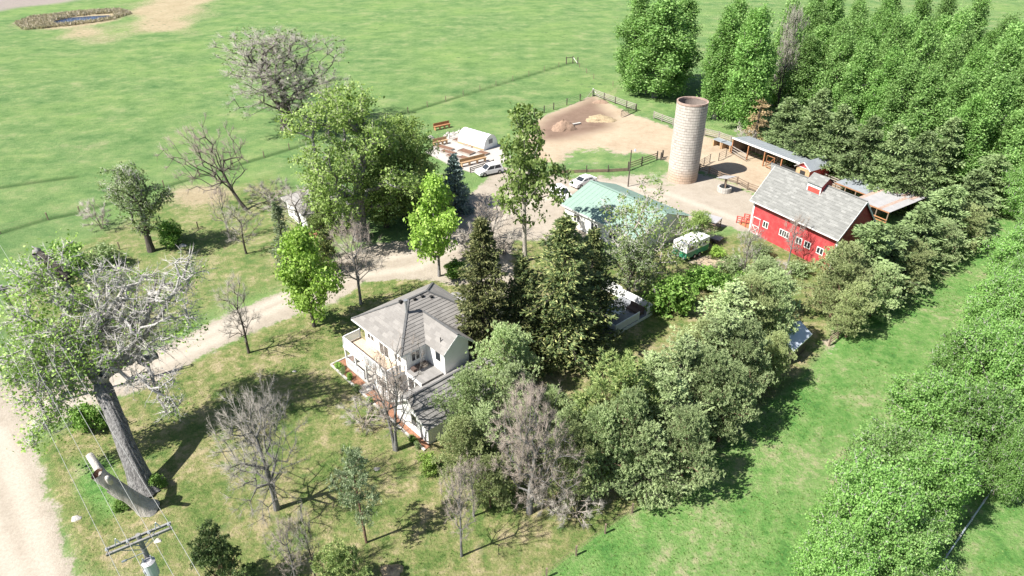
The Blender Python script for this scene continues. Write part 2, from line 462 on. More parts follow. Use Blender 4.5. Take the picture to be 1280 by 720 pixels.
road = poly_px([(100, 722), (74, 655), (55, 600), (46, 556), (36, 528), (0, 470), ('w', -78, 70), ('w', -120, 76), ('w', -120, 30), ('w', -60, 8), ('w', -25, 8), ('w', -30.5, 25)])
drive = poly_px([(30, 548), (100, 515), (165, 488), (215, 466), (262, 440), (345, 402), (415, 378), (455, 352), (500, 350), (545, 352), (580, 358), (590, 372), (650, 372), (640, 330),
                 (640, 290), (700, 262), (690, 225), (600, 228), (560, 262), (530, 300), (470, 305), (430, 318), (372, 360), (300, 384), (245, 410), (150, 462), (60, 478), (0, 480)])
yard = poly_px([(600, 235), (620, 208), (660, 215), (705, 219), (760, 217), (790, 217), (822, 214), (850, 212), (905, 226), (960, 252), (945, 290), (930, 292), (905, 285), (870, 300), (820, 300), (700, 300), (640, 300)])
corral = poly_px([(640, 170), (672, 150), (690, 140), (742, 121), (790, 142), (820, 152), (850, 162), (918, 185), (1003, 212), (1048, 232), (1010, 260), (955, 246), (900, 222), (872, 212), (850, 214), (822, 200), (800, 190), (740, 206), (700, 206), (660, 200)])
corral2 = poly_px([(1010, 215), (1060, 215), (1130, 240), (1100, 270), (1060, 262), (1030, 240)])
garden = poly_px([(533, 190), (553, 174), (580, 164), (628, 182), (640, 198), (618, 208), (590, 216), (560, 205)])
patch1 = poly_px([(205, 242), (225, 232), (268, 230), (292, 238), (284, 262), (262, 254), (240, 258), (215, 252)])
patch2 = poly_px([(130, 40), (165, 25), (160, 4), (215, -6), (290, -6), (250, 14), (232, 30), (205, 38), (160, 48), (100, 44), (95, 36)])
patch3 = poly_px([(20, 28), (95, 14), (150, 10), (165, 16), (150, 26), (60, 38), (20, 38)])
cornr = poly_px([(-400, 30), (0, 14), (40, 8), (100, 0), (150, -8), (150, -60), (-400, -60)])
lawn = poly_px([(100, 722), (74, 655), (55, 600), (46, 556), (165, 490), (262, 440), (345, 402), (415, 380), (455, 352), (500, 330), (590, 330), (640, 300), (700, 300), (760, 330), (830, 310), (935, 288), (1040, 328), (1040, 425), (1000, 470), (850, 598), (690, 716), (640, 760)])
lawn2 = poly_px([(0, 480), (150, 462), (245, 410), (300, 384), (372, 358), (430, 318), (450, 270), (340, 215), (280, 235), (200, 248), (110, 300), (0, 365)])
strip = poly_px([(690, 716), (850, 598), (1000, 470), (1068, 400), (1240, 280), ('w', 120, 120), ('w', 160, 60), ('w', 60, 10), ('w', 20, 8), (640, 760)])
pond = poly_px([(62, 27), (84, 22), (112, 19), (140, 17.5), (143, 21), (124, 25), (98, 27), (72, 30)])
greenpatch = poly_px([(702, 190), (722, 186), (765, 188), (785, 196), (770, 203), (735, 207), (704, 206)])
yardgreen = poly_px([(795, 215), (825, 197), (835, 215), (842, 232), (812, 234)])
yardgreen2 = poly_px([(700, 218), (735, 214), (785, 216), (790, 222), (740, 224), (700, 223)])
fieldgate = poly_px([(745, 122), (770, 108), (785, 104), (775, 115), (760, 128)])
pen = poly_px([(855, 160), (880, 160), (925, 172), (925, 186), (880, 176), (855, 168)])
bare1 = poly_px([(1015, 436), (1040, 410), (1068, 392), (1074, 398), (1050, 425), (1040, 445)])
dryband = poly_px([(700, 430), (800, 395), (820, 410), (760, 440), (705, 480), (690, 470)])
mulchzone = poly_px([(640, 470), (760, 430), (740, 470), (660, 500)])
darkd = poly_px([(668, 160), (690, 142), (742, 122), (770, 145), (765, 160), (735, 168), (700, 176), (672, 178)])
bedA = poly_px([(862, 324), (900, 316), (912, 330), (880, 336)])

w1 = wave(P, 4.0, 3)
def soft(poly, wd, wob=0.6):
    return np.clip(0.5 - (sdist(P, poly) + w1 * wob) / wd, 0, 1)
a_road = soft(road, 2.2); a_drive = soft(drive, 2.2); a_yard = soft(yard, 3.0, 1.0)
a_cor = np.maximum(soft(corral, 3.0, 1.0), soft(corral2, 3.0, 1.0))
a_cor = np.maximum(a_cor, 0.75 * soft(bedA, 2.0)); a_cor = np.maximum(a_cor, 0.7 * soft(bare1, 2.5))
grn = np.maximum(0.8 * soft(greenpatch, 7, 1.6), np.maximum(0.62 * soft(yardgreen, 5, 1.2), 0.7 * soft(yardgreen2, 4)))
a_cor *= 1 - grn; a_yard *= 1 - grn
a_gar = soft(garden, 1.0, 0.2)
a_str = np.maximum.reduce([0.85 * soft(patch1, 7, 2), 1.0 * soft(patch2, 30, 9), 0.95 * soft(patch3, 12, 3), 0.55 * soft(fieldgate, 5), 0.55 * soft(pen, 4), 0.5 * soft(dryband, 4), 0.5 * soft(mulchzone, 4)])
a_dirt = np.maximum.reduce([a_road, a_drive, a_yard, a_cor, a_gar])
a_lawn = np.maximum(soft(lawn, 4.0), 0.6 * soft(lawn2, 6.0, 2.0))
a_strip = np.maximum(soft(strip, 2.0, 0.4), 0.62 * soft(poly_px([(78, 565), (140, 572), (175, 640), (120, 665), (84, 620)]), 4, 1))
a_corner = soft(cornr, 20, 4)
a_pond = soft(pond, 3, 1)
# wheel tracks: worn paler lines along road and drive
trk = np.zeros(len(P))
for ln in ([(60, 720), (20, 600), (0, 540), ('w', -60, 48)], [(20, 720), (-40, 610), ('w', -60, 42)],
           [(60, 520), (165, 470), (262, 428), (345, 385), (440, 345), (520, 335), (585, 300), (660, 255), (740, 226), (830, 240), (925, 275)],
           [(60, 505), (165, 458), (262, 415), (345, 374), (440, 332), (510, 318), (570, 280), (650, 240), (740, 232), (830, 248)]):
    trk = np.maximum(trk, np.clip(1.3 - ldist(P, poly_px(ln)) / 0.9, 0, 1))
# the ditch along the pasture fence and the shallow one beyond it: sunk a little and coloured darker
dit = np.zeros(len(P))
for ln, wd in (([(-60, 305), (0, 291), (60, 273), (100, 265), (205, 233), (330, 196), (420, 168), (510, 140), (620, 107), (716, 78)], 0.9), ([(-60, 240), (0, 234), (45, 227), (92, 221)], 1.0)):
    dit = np.maximum(dit, np.clip(1.2 - ldist(P, poly_px(ln)) / wd, 0, 1))

zz = 0.06 * wave(P, 9.0, 5) + 0.03 * wave(P, 3.0, 6)
far = np.clip((np.hypot(P[:, 0], P[:, 1] - 80) - 60) / 100, 0, 1)
zz = zz * 0.35 + far * 0.5 * wave(P, 40.0, 8)
zz -= 0.12 * dit
flat = np.clip(1 - sdist(P, poly_px([(420, 460), (530, 560), (700, 480), (1140, 270), (930, 160), (540, 150), (350, 240)])) / 8, 0, 1)
zz *= 1 - 0.9 * flat
zz *= 1 - soft(pond, 40, 0)
zz -= 0.25 * a_pond + 0.02
V = np.stack([P[:, 0], P[:, 1], zz], 1)
idx = np.arange(nx * ny).reshape(ny, nx)
Q = np.stack([idx[:-1, :-1].ravel(), idx[:-1, 1:].ravel(), idx[1:, 1:].ravel(), idx[1:, :-1].ravel()], 1)
fa = lambda a: a[Q].mean(1)
cls = np.zeros(len(Q), int)                                  # 0 pasture
cls[fa(a_lawn) > 0.3] = 1
cls[fa(a_strip) > 0.5] = 2
cls[fa(a_road) > 0.5] = 3
cls[(fa(a_drive) > 0.5) & (cls != 3)] = 4
cls[(np.maximum(fa(a_yard), 0) > 0.5) & (cls < 3)] = 5
cls[(fa(a_cor) > 0.5) & (cls < 3)] = 6
cls[(fa(a_gar) > 0.5)] = 7
cls[(fa(a_pond) > 0.5)] = 8

def ground_material():
    m, n, b = new_mat('ground_cover')
    z1 = N(n, "ShaderNodeAttribute", attribute_name="zone"); s1 = N(n, "ShaderNodeSeparateColor"); n.links.new(z1.outputs[0], s1.inputs[0])
    z2 = N(n, "ShaderNodeAttribute", attribute_name="zone2"); s2 = N(n, "ShaderNodeSeparateColor"); n.links.new(z2.outputs[0], s2.inputs[0])
    z3 = N(n, "ShaderNodeAttribute", attribute_name="zone3"); s3 = N(n, "ShaderNodeSeparateColor"); n.links.new(z3.outputs[0], s3.inputs[0])
    p = gpos(n)
    big = noise(n, 0.035, 5, 0.62, p); mid = noise(n, 0.16, 5, 0.68, p); fine = noise(n, 0.9, 5, 0.75, p); tiny = noise(n, 4.5, 4, 0.8, p)
    # pasture
    rough_ = noise(n, 0.30, 9, 0.82, p)
    gcol = ramp(n, mix(n, 0.5, mid, rough_), [(0.36, (0.060, 0.130, 0.046)), (0.44, (0.102, 0.184, 0.066)), (0.53, (0.155, 0.230, 0.090)), (0.64, (0.26, 0.28, 0.145))])
    gcol = mix(n, mth(n, 'MULTIPLY', ramp(n, big, [(0.44, (0, 0, 0)), (0.64, (1, 1, 1))]), 0.5), gcol, (0.175, 0.265, 0.085))
    # grazed and mown drifts running across the far pasture
    mp = N(n, "ShaderNodeMapping"); mp.inputs["Rotation"].default_value = (0, 0, R(-22)); mp.inputs["Scale"].default_value = (0.10, 0.19, 1); n.links.new(p, mp.inputs[0])
    gcol = mix(n, 0.55, gcol, ramp(n, noise(n, 1.0, 9, 0.78, mp.outputs[0]), [(0.36, (0.27, 0.36, 0.30)), (0.5, (0.5, 0.5, 0.48)), (0.66, (0.62, 0.60, 0.54))]), 'OVERLAY')
    # lawn: yellowing turf with greener blotches
    lcol = ramp(n, mix(n, 0.5, noise(n, 0.22, 7, 0.72, p), fine), [(0.37, (0.060, 0.115, 0.028)), (0.45, (0.120, 0.168, 0.050)), (0.52, (0.210, 0.215, 0.090)), (0.59, (0.335, 0.285, 0.17))])
    # strip along the belt: lush
    scol = ramp(n, mix(n, 0.45, noise(n, 0.11, 7, 0.75, p), fine), [(0.38, (0.060, 0.160, 0.038)), (0.45, (0.105, 0.224, 0.056)), (0.52, (0.160, 0.260, 0.084)), (0.60, (0.30, 0.30, 0.17))])
    dcol = ramp(n, mix(n, 0.5, mid, fine), [(0.25, (0.24, 0.205, 0.165)), (0.5, (0.315, 0.278, 0.23)), (0.75, (0.38, 0.342, 0.292))])
    ccol = ramp(n, mix(n, 0.45, mid, fine), [(0.28, (0.25, 0.185, 0.125)), (0.5, (0.36, 0.29, 0.21)), (0.75, (0.43, 0.365, 0.275))])
    tcol = ramp(n, mix(n, 0.6, mid, fine), [(0.3, (0.24, 0.20, 0.115)), (0.55, (0.36, 0.30, 0.20)), (0.75, (0.45, 0.39, 0.29))])
    def mask(a, wob=0.9, k=0.16):
        v = mth(n, 'ADD', a, mth(n, 'MULTIPLY', mth(n, 'SUBTRACT', mix(n, 0.5, fine, tiny), 0.5), wob))
        x = N(n, "ShaderNodeMapRange", interpolation_type='SMOOTHSTEP'); x.inputs[1].default_value = 0.5 - k; x.inputs[2].default_value = 0.5 + k
        n.links.new(v, x.inputs[0]); return x.outputs[0]
    c = mix(n, mask(s1.outputs[1], 0.8, 0.3), gcol, lcol)
    c = mix(n, mask(s1.outputs[2], 0.4, 0.15), c, scol)
    c = mix(n, mask(s2.outputs[0], 1.5, 0.22), c, tcol)
    c = mix(n, mask(s3.outputs[0], 0.6, 0.3), c, (0.27, 0.235, 0.215))
    # weeds and dung-dark specks, pale dry specks
    sk = noise(n, 0.55, 3, 0.6, p); sk2 = noise(n, 1.3, 3, 0.65, p)
    c = mix(n, mth(n, 'MULTIPLY', ramp(n, sk, [(0.60, (0, 0, 0)), (0.68, (1, 1, 1))]), 0.4), c, (0.06, 0.13, 0.04))
    c = mix(n, mth(n, 'MULTIPLY', ramp(n, sk2, [(0.62, (0, 0, 0)), (0.70, (1, 1, 1))]), 0.4), c, (0.27, 0.28, 0.15))
    # tufts and blades: fine light and dark flecks of the turf itself
    c = mix(n, 0.5, c, ramp(n, tiny, [(0.3, (0.27, 0.29, 0.27)), (0.5, (0.5, 0.5, 0.5)), (0.72, (0.74, 0.72, 0.66))]), 'OVERLAY')
    c = mix(n, mth(n, 'MULTIPLY', s2.outputs[2], 0.75), c, (0.035, 0.075, 0.022))
    spots = N(n, "ShaderNodeTexVoronoi"); spots.inputs["Scale"].default_value = 0.30; n.links.new(p, spots.inputs["Vector"])
    sp = mth(n, 'LESS_THAN', mth(n, 'ADD', spots.outputs["Distance"], mth(n, 'MULTIPLY', tiny, 0.5)), mth(n, 'MULTIPLY', ramp(n, big, [(0.46, (0, 0, 0)), (0.62, (1, 1, 1))]), 0.42))
    notlawn = mth(n, 'SUBTRACT', 1.0, mth(n, 'MAXIMUM', s1.outputs[1], s1.outputs[2]))
    c = mix(n, mth(n, 'MULTIPLY', mth(n, 'MULTIPLY', sp, 0.6), notlawn), c, (0.05, 0.10, 0.045))
    # dirt on top
    d = mix(n, mask(s3.outputs[1], 0.5, 0.3), dcol, ccol)
    d = mix(n, mth(n, 'MULTIPLY', s2.outputs[1], mth(n, 'ADD', 0.35, mth(n, 'MULTIPLY', fine, 0.7))), d, (0.41, 0.37, 0.315))
    d = mix(n, mask(z1.outputs[3], 0.9, 0.3), d, ramp(n, mix(n, 0.5, mid, fine), [(0.3, (0.12, 0.08, 0.06)), (0.7, (0.24, 0.17, 0.13))]))
    d = mix(n, 0.5, d, ramp(n, tiny, [(0.3, (0.36, 0.35, 0.34)), (0.7, (0.62, 0.62, 0.62))]), 'OVERLAY')
    edge = mth(n, 'ADD', s1.outputs[0], mth(n, 'MULTIPLY', mth(n, 'SUBTRACT', noise(n, 0.45, 6, 0.75, p), 0.5), 1.3))
    edge = mth(n, 'MAXIMUM', edge, mth(n, 'MULTIPLY', mth(n, 'SUBTRACT', s1.outputs[0], 0.9), 10.0))
    c = mix(n, mask(edge, 0.7, 0.14), c, d)
    c = mix(n, mask(s3.outputs[2], 0.3, 0.3), c, (0.40, 0.37, 0.34))
    n.links.new(c, b.inputs["Base Color"]); b.inputs["Roughness"].default_value = 0.95; b.inputs["Specular IOR Level"].default_value = 0.1
    h = mix(n, 0.6, fine, tiny)
    keep = mth(n, 'SUBTRACT', 1.0, mth(n, 'MULTIPLY', s1.outputs[0], 0.75))
    bp = N(n, "ShaderNodeBump"); bp.inputs["Distance"].default_value = 0.35
    n.links.new(keep, bp.inputs["Strength"]); n.links.new(h, bp.inputs["Height"]); n.links.new(bp.outputs[0], b.inputs["Normal"])
    return m
GM = ground_material()
def water_material():
    m, n, b = new_mat('pond_water_surface')
    b.inputs["Base Color"].default_value = (0.02, 0.05, 0.13, 1); b.inputs["Roughness"].default_value = 0.12  # blue in the base colour stands in for the sky's reflection
    bump(n, b, noise(n, 1.5, 3, 0.6, gpos(n)), 0.15, 0.05)
    return m
one = np.ones(len(P))
att = {'zone': np.stack([a_dirt, a_lawn, a_strip, 0.8 * soft(darkd, 7, 1.5)], 1), 'zone2': np.stack([a_str, trk, dit, one], 1), 'zone3': np.stack([a_corner, a_cor, a_gar, one], 1)}
for k, nm in enumerate(['pasture', 'lawn', 'field', 'gravel_road', 'driveway', 'barnyard', 'corral_ground', 'garden_gravel', 'pond_bed']):
    f = Q[cls == k]
    if not len(f): continue
    used, inv = np.unique(f, return_inverse=True)
    me = mesh_np(nm, V[used], inv.reshape(-1, 4), GM, smooth=True)
    for an, av in att.items():
        ca = me.color_attributes.new(an, 'FLOAT_COLOR', 'POINT'); ca.data.foreach_set("color", av[used].astype(np.float32).ravel())
    o = link(nm, me); o['kind'] = 'structure'
pc = poly_px([(58, 27), (84, 21), (112, 18), (144, 16.5), (148, 21), (124, 26), (98, 28.5), (68, 31)])
o = link('pond_water', MB().face([(x, y, -0.16) for x, y in pc]).mesh('pond_water', water_material())); o['kind'] = 'structure'
def gz(x, y):
    """height of the ground sheet at a point"""
    i = min(max(np.searchsorted(gx, x) - 1, 0), nx - 2); j = min(max(np.searchsorted(gy, y) - 1, 0), ny - 2)
    u = (x - gx[i]) / (gx[i + 1] - gx[i]); v = (y - gy[j]) / (gy[j + 1] - gy[j])
    a = zz[j * nx + i] * (1 - u) + zz[j * nx + i + 1] * u; b = zz[(j + 1) * nx + i] * (1 - u) + zz[(j + 1) * nx + i + 1] * u
    return float(a * (1 - v) + b * v)

# ------------------------------------------------------------------ trees
def unit(v): return v / (np.linalg.norm(v, axis=-1, keepdims=True) + 1e-9)
def tubes(A, B, r0, r1, n):
    """many tapered limbs as one vertex / face block"""
    E_ = len(A)
    d = unit(B - A); up = np.where(np.abs(d[:, 2:3]) < 0.9, np.array([[0, 0, 1.0]]), np.array([[1.0, 0, 0]]))
    x = unit(np.cross(d, up)); y = np.cross(d, x)
    t = np.arange(n) * 2 * math.pi / n
    ring = x[:, None, :] * np.cos(t)[None, :, None] + y[:, None, :] * np.sin(t)[None, :, None]
    VA = A[:, None, :] + ring * r0[:, None, None]; VB = B[:, None, :] + ring * r1[:, None, None]
    Vt = np.concatenate([VA, VB], 1).reshape(-1, 3)
    i = np.arange(n); j = (i + 1) % n
    q = np.stack([i, n + i, n + j, j], 1)
    F = (q[None] + (np.arange(E_) * 2 * n)[:, None, None]).reshape(-1, 4)
    return Vt, F
def spikes(A, B, r, rg):
    """fine twigs: three-sided, closed to a point"""
    d = unit(B - A); x = unit(np.cross(d, rg.normal(size=A.shape))); y = np.cross(d, x)
    Vt = np.stack([A + x * r[:, None], A + (-0.5 * x + 0.87 * y) * r[:, None], A + (-0.5 * x - 0.87 * y) * r[:, None], B], 1).reshape(-1, 3)
    f = np.array([[0, 1, 3], [1, 2, 3], [2, 0, 3]])
    F = (f[None] + (np.arange(len(A)) * 4)[:, None, None]).reshape(-1, 3)
    return Vt, F
def leaves(P_, size, rg, up=0.6, aspect=1.6, out=None, var=0.4):
    n_ = len(P_)
    nr = rg.normal(size=(n_, 3)); nr[:, 2] += up
    if out is not None: nr += out
    nr = unit(nr); t = unit(np.cross(nr, rg.normal(size=(n_, 3)))); s = np.cross(nr, t)
    sz = size * (1 + var * rg.uniform(-1, 1, n_))[:, None]
    a = t * sz * aspect * 0.5; b = s * sz * 0.5; k = nr * sz * 0.15
    Vt = np.stack([P_ - a, P_ + b + k, P_ + a, P_ - b + k], 1).reshape(-1, 3)
    return Vt, (np.arange(n_) * 4)[:, None] + np.array([[0, 1, 2, 3]])
def blades(P_, D_, ln, wd, k, spread, rg):
    """k needle sprays fanned round a direction at every point"""
    n_ = len(P_) * k
    p = np.repeat(P_, k, 0); d = unit(np.repeat(D_, k, 0) + rg.normal(size=(n_, 3)) * spread)
    x = unit(np.cross(d, rg.normal(size=(n_, 3)))); l = ln * rg.uniform(0.6, 1.3, n_)[:, None]; wv = wd * rg.uniform(0.7, 1.3, n_)[:, None]
    Vt = np.stack([p, p + d * l * 0.55 + x * wv * 0.5, p + d * l, p + d * l * 0.5 - x * wv * 0.5], 1).reshape(-1, 3)
    return Vt, (np.arange(n_) * 4)[:, None] + np.array([[0, 1, 2, 3]])
def join(parts):
    Vs, Fs, o = [], [], 0
    for v, f in parts:
        Vs.append(v); Fs.append(np.asarray(f) + o); o += len(v)
    return np.concatenate(Vs), Fs

def grow(trunk, pts, bf=0.35, rg=None, jit=0.12):
    """joins crown points to a trunk by short, economical limbs; returns nodes, parents"""
    pos = [np.array(p, float) for p in trunk]; par = [-1] + list(range(len(trunk) - 1))
    pl = [0.0]
    for i in range(1, len(trunk)): pl.append(pl[-1] + np.linalg.norm(pos[i] - pos[i - 1]))
    pts = np.array(pts); n_ = len(pts); done = np.zeros(n_, bool)
    best = np.full(n_, 1e18); bp = np.zeros(n_, int)
    def offer(k):
        d = np.linalg.norm(pts - pos[k], axis=1); down = np.clip(pos[k][2] - pts[:, 2], 0, None)
        c = d + bf * pl[k] + 0.25 * down
        m = (c < best) & ~done; best[m] = c[m]; bp[m] = k
    for k in range(max(1, len(trunk) // 3), len(trunk)): offer(k)
    tips = []
    for _ in range(n_):
        k = int(np.argmin(np.where(done, 1e19, best))); done[k] = True
        a = pos[bp[k]]; b = pts[k]; L = np.linalg.norm(b - a); last = bp[k]
        ns = max(1, min(5, int(L / 1.0)))
        for s in range(1, ns + 1):
            q = a + (b - a) * s / ns
            if s < ns: q = q + rg.normal(size=3) * jit * L / ns + np.array([0, 0, 0.06 * L * math.sin(math.pi * s / ns)])
            pos.append(q); par.append(last); pl.append(pl[last] + np.linalg.norm(q - pos[last])); last = len(pos) - 1
            offer(last)
        tips.append(last)
    return np.array(pos), np.array(par), np.array(tips)
def limb_radii(par, tips, tip_r, base_r, ntrunk, trunk_r=None, ex=0.5):
    n_ = len(par); cnt = np.zeros(n_); cnt[tips] += 1
    for i in range(n_ - 1, 0, -1):
        if par[i] >= 0: cnt[par[i]] += cnt[i]
    cnt = np.maximum(cnt, 1)
    r = tip_r + (base_r - tip_r) * ((cnt - 1) / max(1, cnt.max() - 1)) ** ex
    return r
def limbs_mesh(name, pos, par, r, mat, extra=None):
    e = np.where(par >= 0)[0]; A, B = pos[par[e]], pos[e]; r1 = r[e]; r0 = np.minimum(r[par[e]], r1 * 1.35 + 0.004)
    tr = np.arange(len(par))[e] == par[e] + 1
    B = B + unit(B - A) * np.minimum(r1, 0.1)[:, None] * 0.5
    parts = []
    for lo_, hi_, n_ in ((0.12, 99, 8), (0.05, 0.12, 5), (0, 0.05, 3)):
        m = (r1 >= lo_) & (r1 < hi_)
        if m.any(): parts.append(tubes(A[m], B[m], r0[m], r1[m], n_))
    if extra: parts += extra
    Vt, F = join(parts)
    return mesh_np(name, Vt, F, mat, smooth=True)

def in_lobes(lobes, n_, rg, shell=0.55):
    w_ = np.array([l[3] if len(l) > 3 else np.prod(l[1]) ** (2 / 3) for l in lobes]); w_ = w_ / w_.sum()
    k = rg.choice(len(lobes), n_, p=w_); d = unit(rg.normal(size=(n_, 3)))
    rr = rg.uniform(shell ** 3, 1, n_) ** (1 / 3)
    c = np.array([l[0] for l in lobes])[k]; rad = np.array([l[1] for l in lobes])[k]
    return c + d * rr[:, None] * rad, k, d

def crown_lobes(h, r, z0, nl, rg, shape='round', lob=0.42, zst=1.0):
    """lumps of a crown spread over its envelope"""
    L = []
    for i in range(nl):
        t = (i + 0.5) / nl; z = z0 + (h - z0) * t ** 0.9
        u = (z - z0) / (h - z0)
        prof = {'round': math.sqrt(max(0.03, 1 - (2 * u - 0.9) ** 2 / 1.25)), 'tall': (0.62 + 0.5 * math.sin(math.pi * min(1, u * 1.15))) * (1 - u ** 4 * 0.65),
                'vase': 0.35 + 0.75 * math.sin(math.pi * (0.1 + u * 0.72)), 'cone': (1 - u) * 0.95 + 0.12}[shape]
        a = i * 2.399 + rg.uniform(-.5, .5); rad = r * prof * rg.uniform(0.35, 0.72) * (1 if i % 4 else 0.25)
        s = r * lob * rg.uniform(0.75, 1.25) * (0.6 + 0.4 * prof)
        L.append(((math.cos(a) * rad, math.sin(a) * rad, min(z, h - s * 0.7 * zst)), (s, s, zst * s * rg.uniform(0.65, 0.95))))
    return L

PROTO = {}
def proto(key, name, h, r, parts, squash=None):
    PROTO[key] = dict(name=name, h=h, r=r, parts=parts, used=0)
def leafy(key, name, h, r, seed, leafm, barkm, z0=0.25, nl=14, npts=330, per=26, lsize=0.22, sig=0.42, tr=0.28, shape='round', lob=0.42, bend=0.03,
          stems=1, twigm=None, ntw=0, up=0.6, shell=0.5, tip=0.012, forkat=0.55, aspect=1.5, zst=1.0):
    rg = np.random.default_rng(seed)
    L = crown_lobes(h, r, h * z0, nl, rg, shape, lob, zst)
    pts, k, d = in_lobes(L, npts, rg, shell)
    pts = pts[pts[:, 2] > h * z0 * 0.7]
    ztop = h * (z0 + (1 - z0) * forkat)
    ks = np.arange(7) / 6.0
    trunk = [np.array([bend * h * math.sin(t * 2.2 + seed) * t, bend * h * math.cos(t * 3 + seed) * t, -0.15 + (ztop + .15) * t]) for t in ks]
    pos, par, tips = grow(trunk, pts, 0.35, rg)
    rad = limb_radii(par, tips, tip, tr, 7)
    for i in range(7): rad[i] = max(rad[i], tr * (1.15 - 0.6 * i / 6)) if i < 5 else rad[i]
    rad[0] = tr * 1.5
    parts = []; T = pos[tips]
    extra = None
    if ntw:
        o = unit(T - np.array([0, 0, h * 0.35])); q = np.repeat(T, ntw, 0); dd = unit(np.repeat(o, ntw, 0) * 0.9 + rg.normal(size=q.shape) * 0.7)
        extra_tw = spikes(q, q + dd * rg.uniform(0.35, 1.1, len(q))[:, None] * (h / 12), np.full(len(q), 0.018), rg)
        if twigm is not None:
            parts.append(('twigs', mesh_np(key + '_twigs', extra_tw[0], extra_tw[1], M[twigm]), 0))
        else: extra = [extra_tw]
    parts.insert(0, ('trunk', limbs_mesh(key + '_trunk', pos, par, rad, M[barkm], extra), 0))
    if per:
        Q_ = np.repeat(T, per, 0) + rg.normal(size=(len(T) * per, 3)) * np.array([sig, sig, sig * (0.75 if zst == 1 else 1.5)]) * rg.uniform(0.6, 1.25, len(T)).repeat(per)[:, None]
        Q_ = Q_[Q_[:, 2] > 0.25]
        outv = unit(Q_ - np.array([0, 0, h * 0.45])) * 0.5
        lv = leaves(Q_, lsize, rg, up, aspect, outv)
        parts.append(('crown', mesh_np(key + '_crown', lv[0], lv[1], M[leafm]), 1))
    proto(key, name, h, r, parts)

def bare(key, name, h, r, seed, barkm, twigm, z0=0.25, npts=160, ntw=7, tr=0.16, stems=1, shape='vase', tl=0.9, sub=2, leafm=None, nleaf=0, forkat=0.5, bend=0.03, twr=0.014, shell=0.3, nl=10, lob=0.5, lsize=0.16):
    rg = np.random.default_rng(seed)
    L = crown_lobes(h, r, h * z0, nl, rg, shape, lob)
    pts, k, d = in_lobes(L, npts, rg, shell); pts = pts[pts[:, 2] > h * z0 * 0.6]
    Vparts = []; Tall = []
    for s in range(stems):
        mine = pts[s::stems]
        if stems > 1:
            a = s * 6.283 / stems + 0.4; mine = pts[np.argsort(-(pts[:, 0] * math.cos(a) + pts[:, 1] * math.sin(a)))[:max(8, len(pts) // stems + 4)]]
        ztop = h * (z0 + (1 - z0) * forkat); ox, oy = (math.cos(s * 6.283 / stems + .4), math.sin(s * 6.283 / stems + .4)) if stems > 1 else (0, 0)
        trunk = [np.array([ox * (0.12 + r * 0.35 * t * t) + bend * h * math.sin(t * 2.4 + seed) * t, oy * (0.12 + r * 0.35 * t * t) + bend * h * math.cos(t * 3.1 + seed) * t, -0.15 + (ztop + .15) * t]) for t in np.arange(6) / 5]
        pos, par, tips = grow(trunk, mine, 0.4, rg, 0.16)
        rad = limb_radii(par, tips, twr, tr / math.sqrt(stems), 6, ex=0.55)
        for i in range(4): rad[i] = max(rad[i], tr / math.sqrt(stems) * (1.15 - 0.5 * i / 5))
        rad[0] *= 1.35
        e = limbs_mesh(key + '_tmp', pos, par, rad, M[barkm]); Vparts.append((pos, par, rad)); Tall.append((pos[tips], unit(pos[tips] - pos[par[tips]])))
        bpy.data.meshes.remove(e)
    pp, pr, rr, off = [], [], [], 0
    for p, q, rd in Vparts:
        pp.append(p); pr.append(np.where(q >= 0, q + off, -1)); rr.append(rd); off += len(p)
    trunkm = limbs_mesh(key + '_trunk', np.concatenate(pp), np.concatenate(pr), np.concatenate(rr), M[barkm])
    T = np.concatenate([t for t, _ in Tall]); D = np.concatenate([d_ for _, d_ in Tall])
    q = np.repeat(T, ntw, 0); o = unit(T - np.array([0, 0, h * 0.3]))
    dd = unit(np.repeat(D * 0.8 + o * 0.6, ntw, 0) + rg.normal(size=q.shape) * 0.55)
    st = q - dd * rg.uniform(0, 0.5, len(q))[:, None] * tl * 0.4; l1 = rg.uniform(0.5, 1.2, len(q))[:, None] * tl; en = st + dd * l1
    tw = [spikes(st, en, np.full(len(st), twr), rg)]
    if sub:
        b = np.repeat(st, sub, 0) + np.repeat(en - st, sub, 0) * rg.uniform(0.25, 0.8, len(st) * sub)[:, None]; d2 = unit(np.repeat(dd, sub, 0) + rg.normal(size=b.shape) * 0.7)
        tw.append(spikes(b, b + d2 * rg.uniform(0.3, 0.7, len(b))[:, None] * tl * 0.7, np.full(len(b), twr * 0.75), rg))
    Vt, F = join(tw)
    parts = [('trunk', trunkm, 0), ('twigs', mesh_np(key + '_twigs', Vt, F, M[twigm]), 0)]
    if leafm:
        c = en[rg.choice(len(en), nleaf)] + rg.normal(size=(nleaf, 3)) * 0.2
        lv = leaves(c, lsize, rg); parts.append(('crown', mesh_np(key + '_crown', lv[0], lv[1], M[leafm]), 1))
    proto(key, name, h, r, parts)

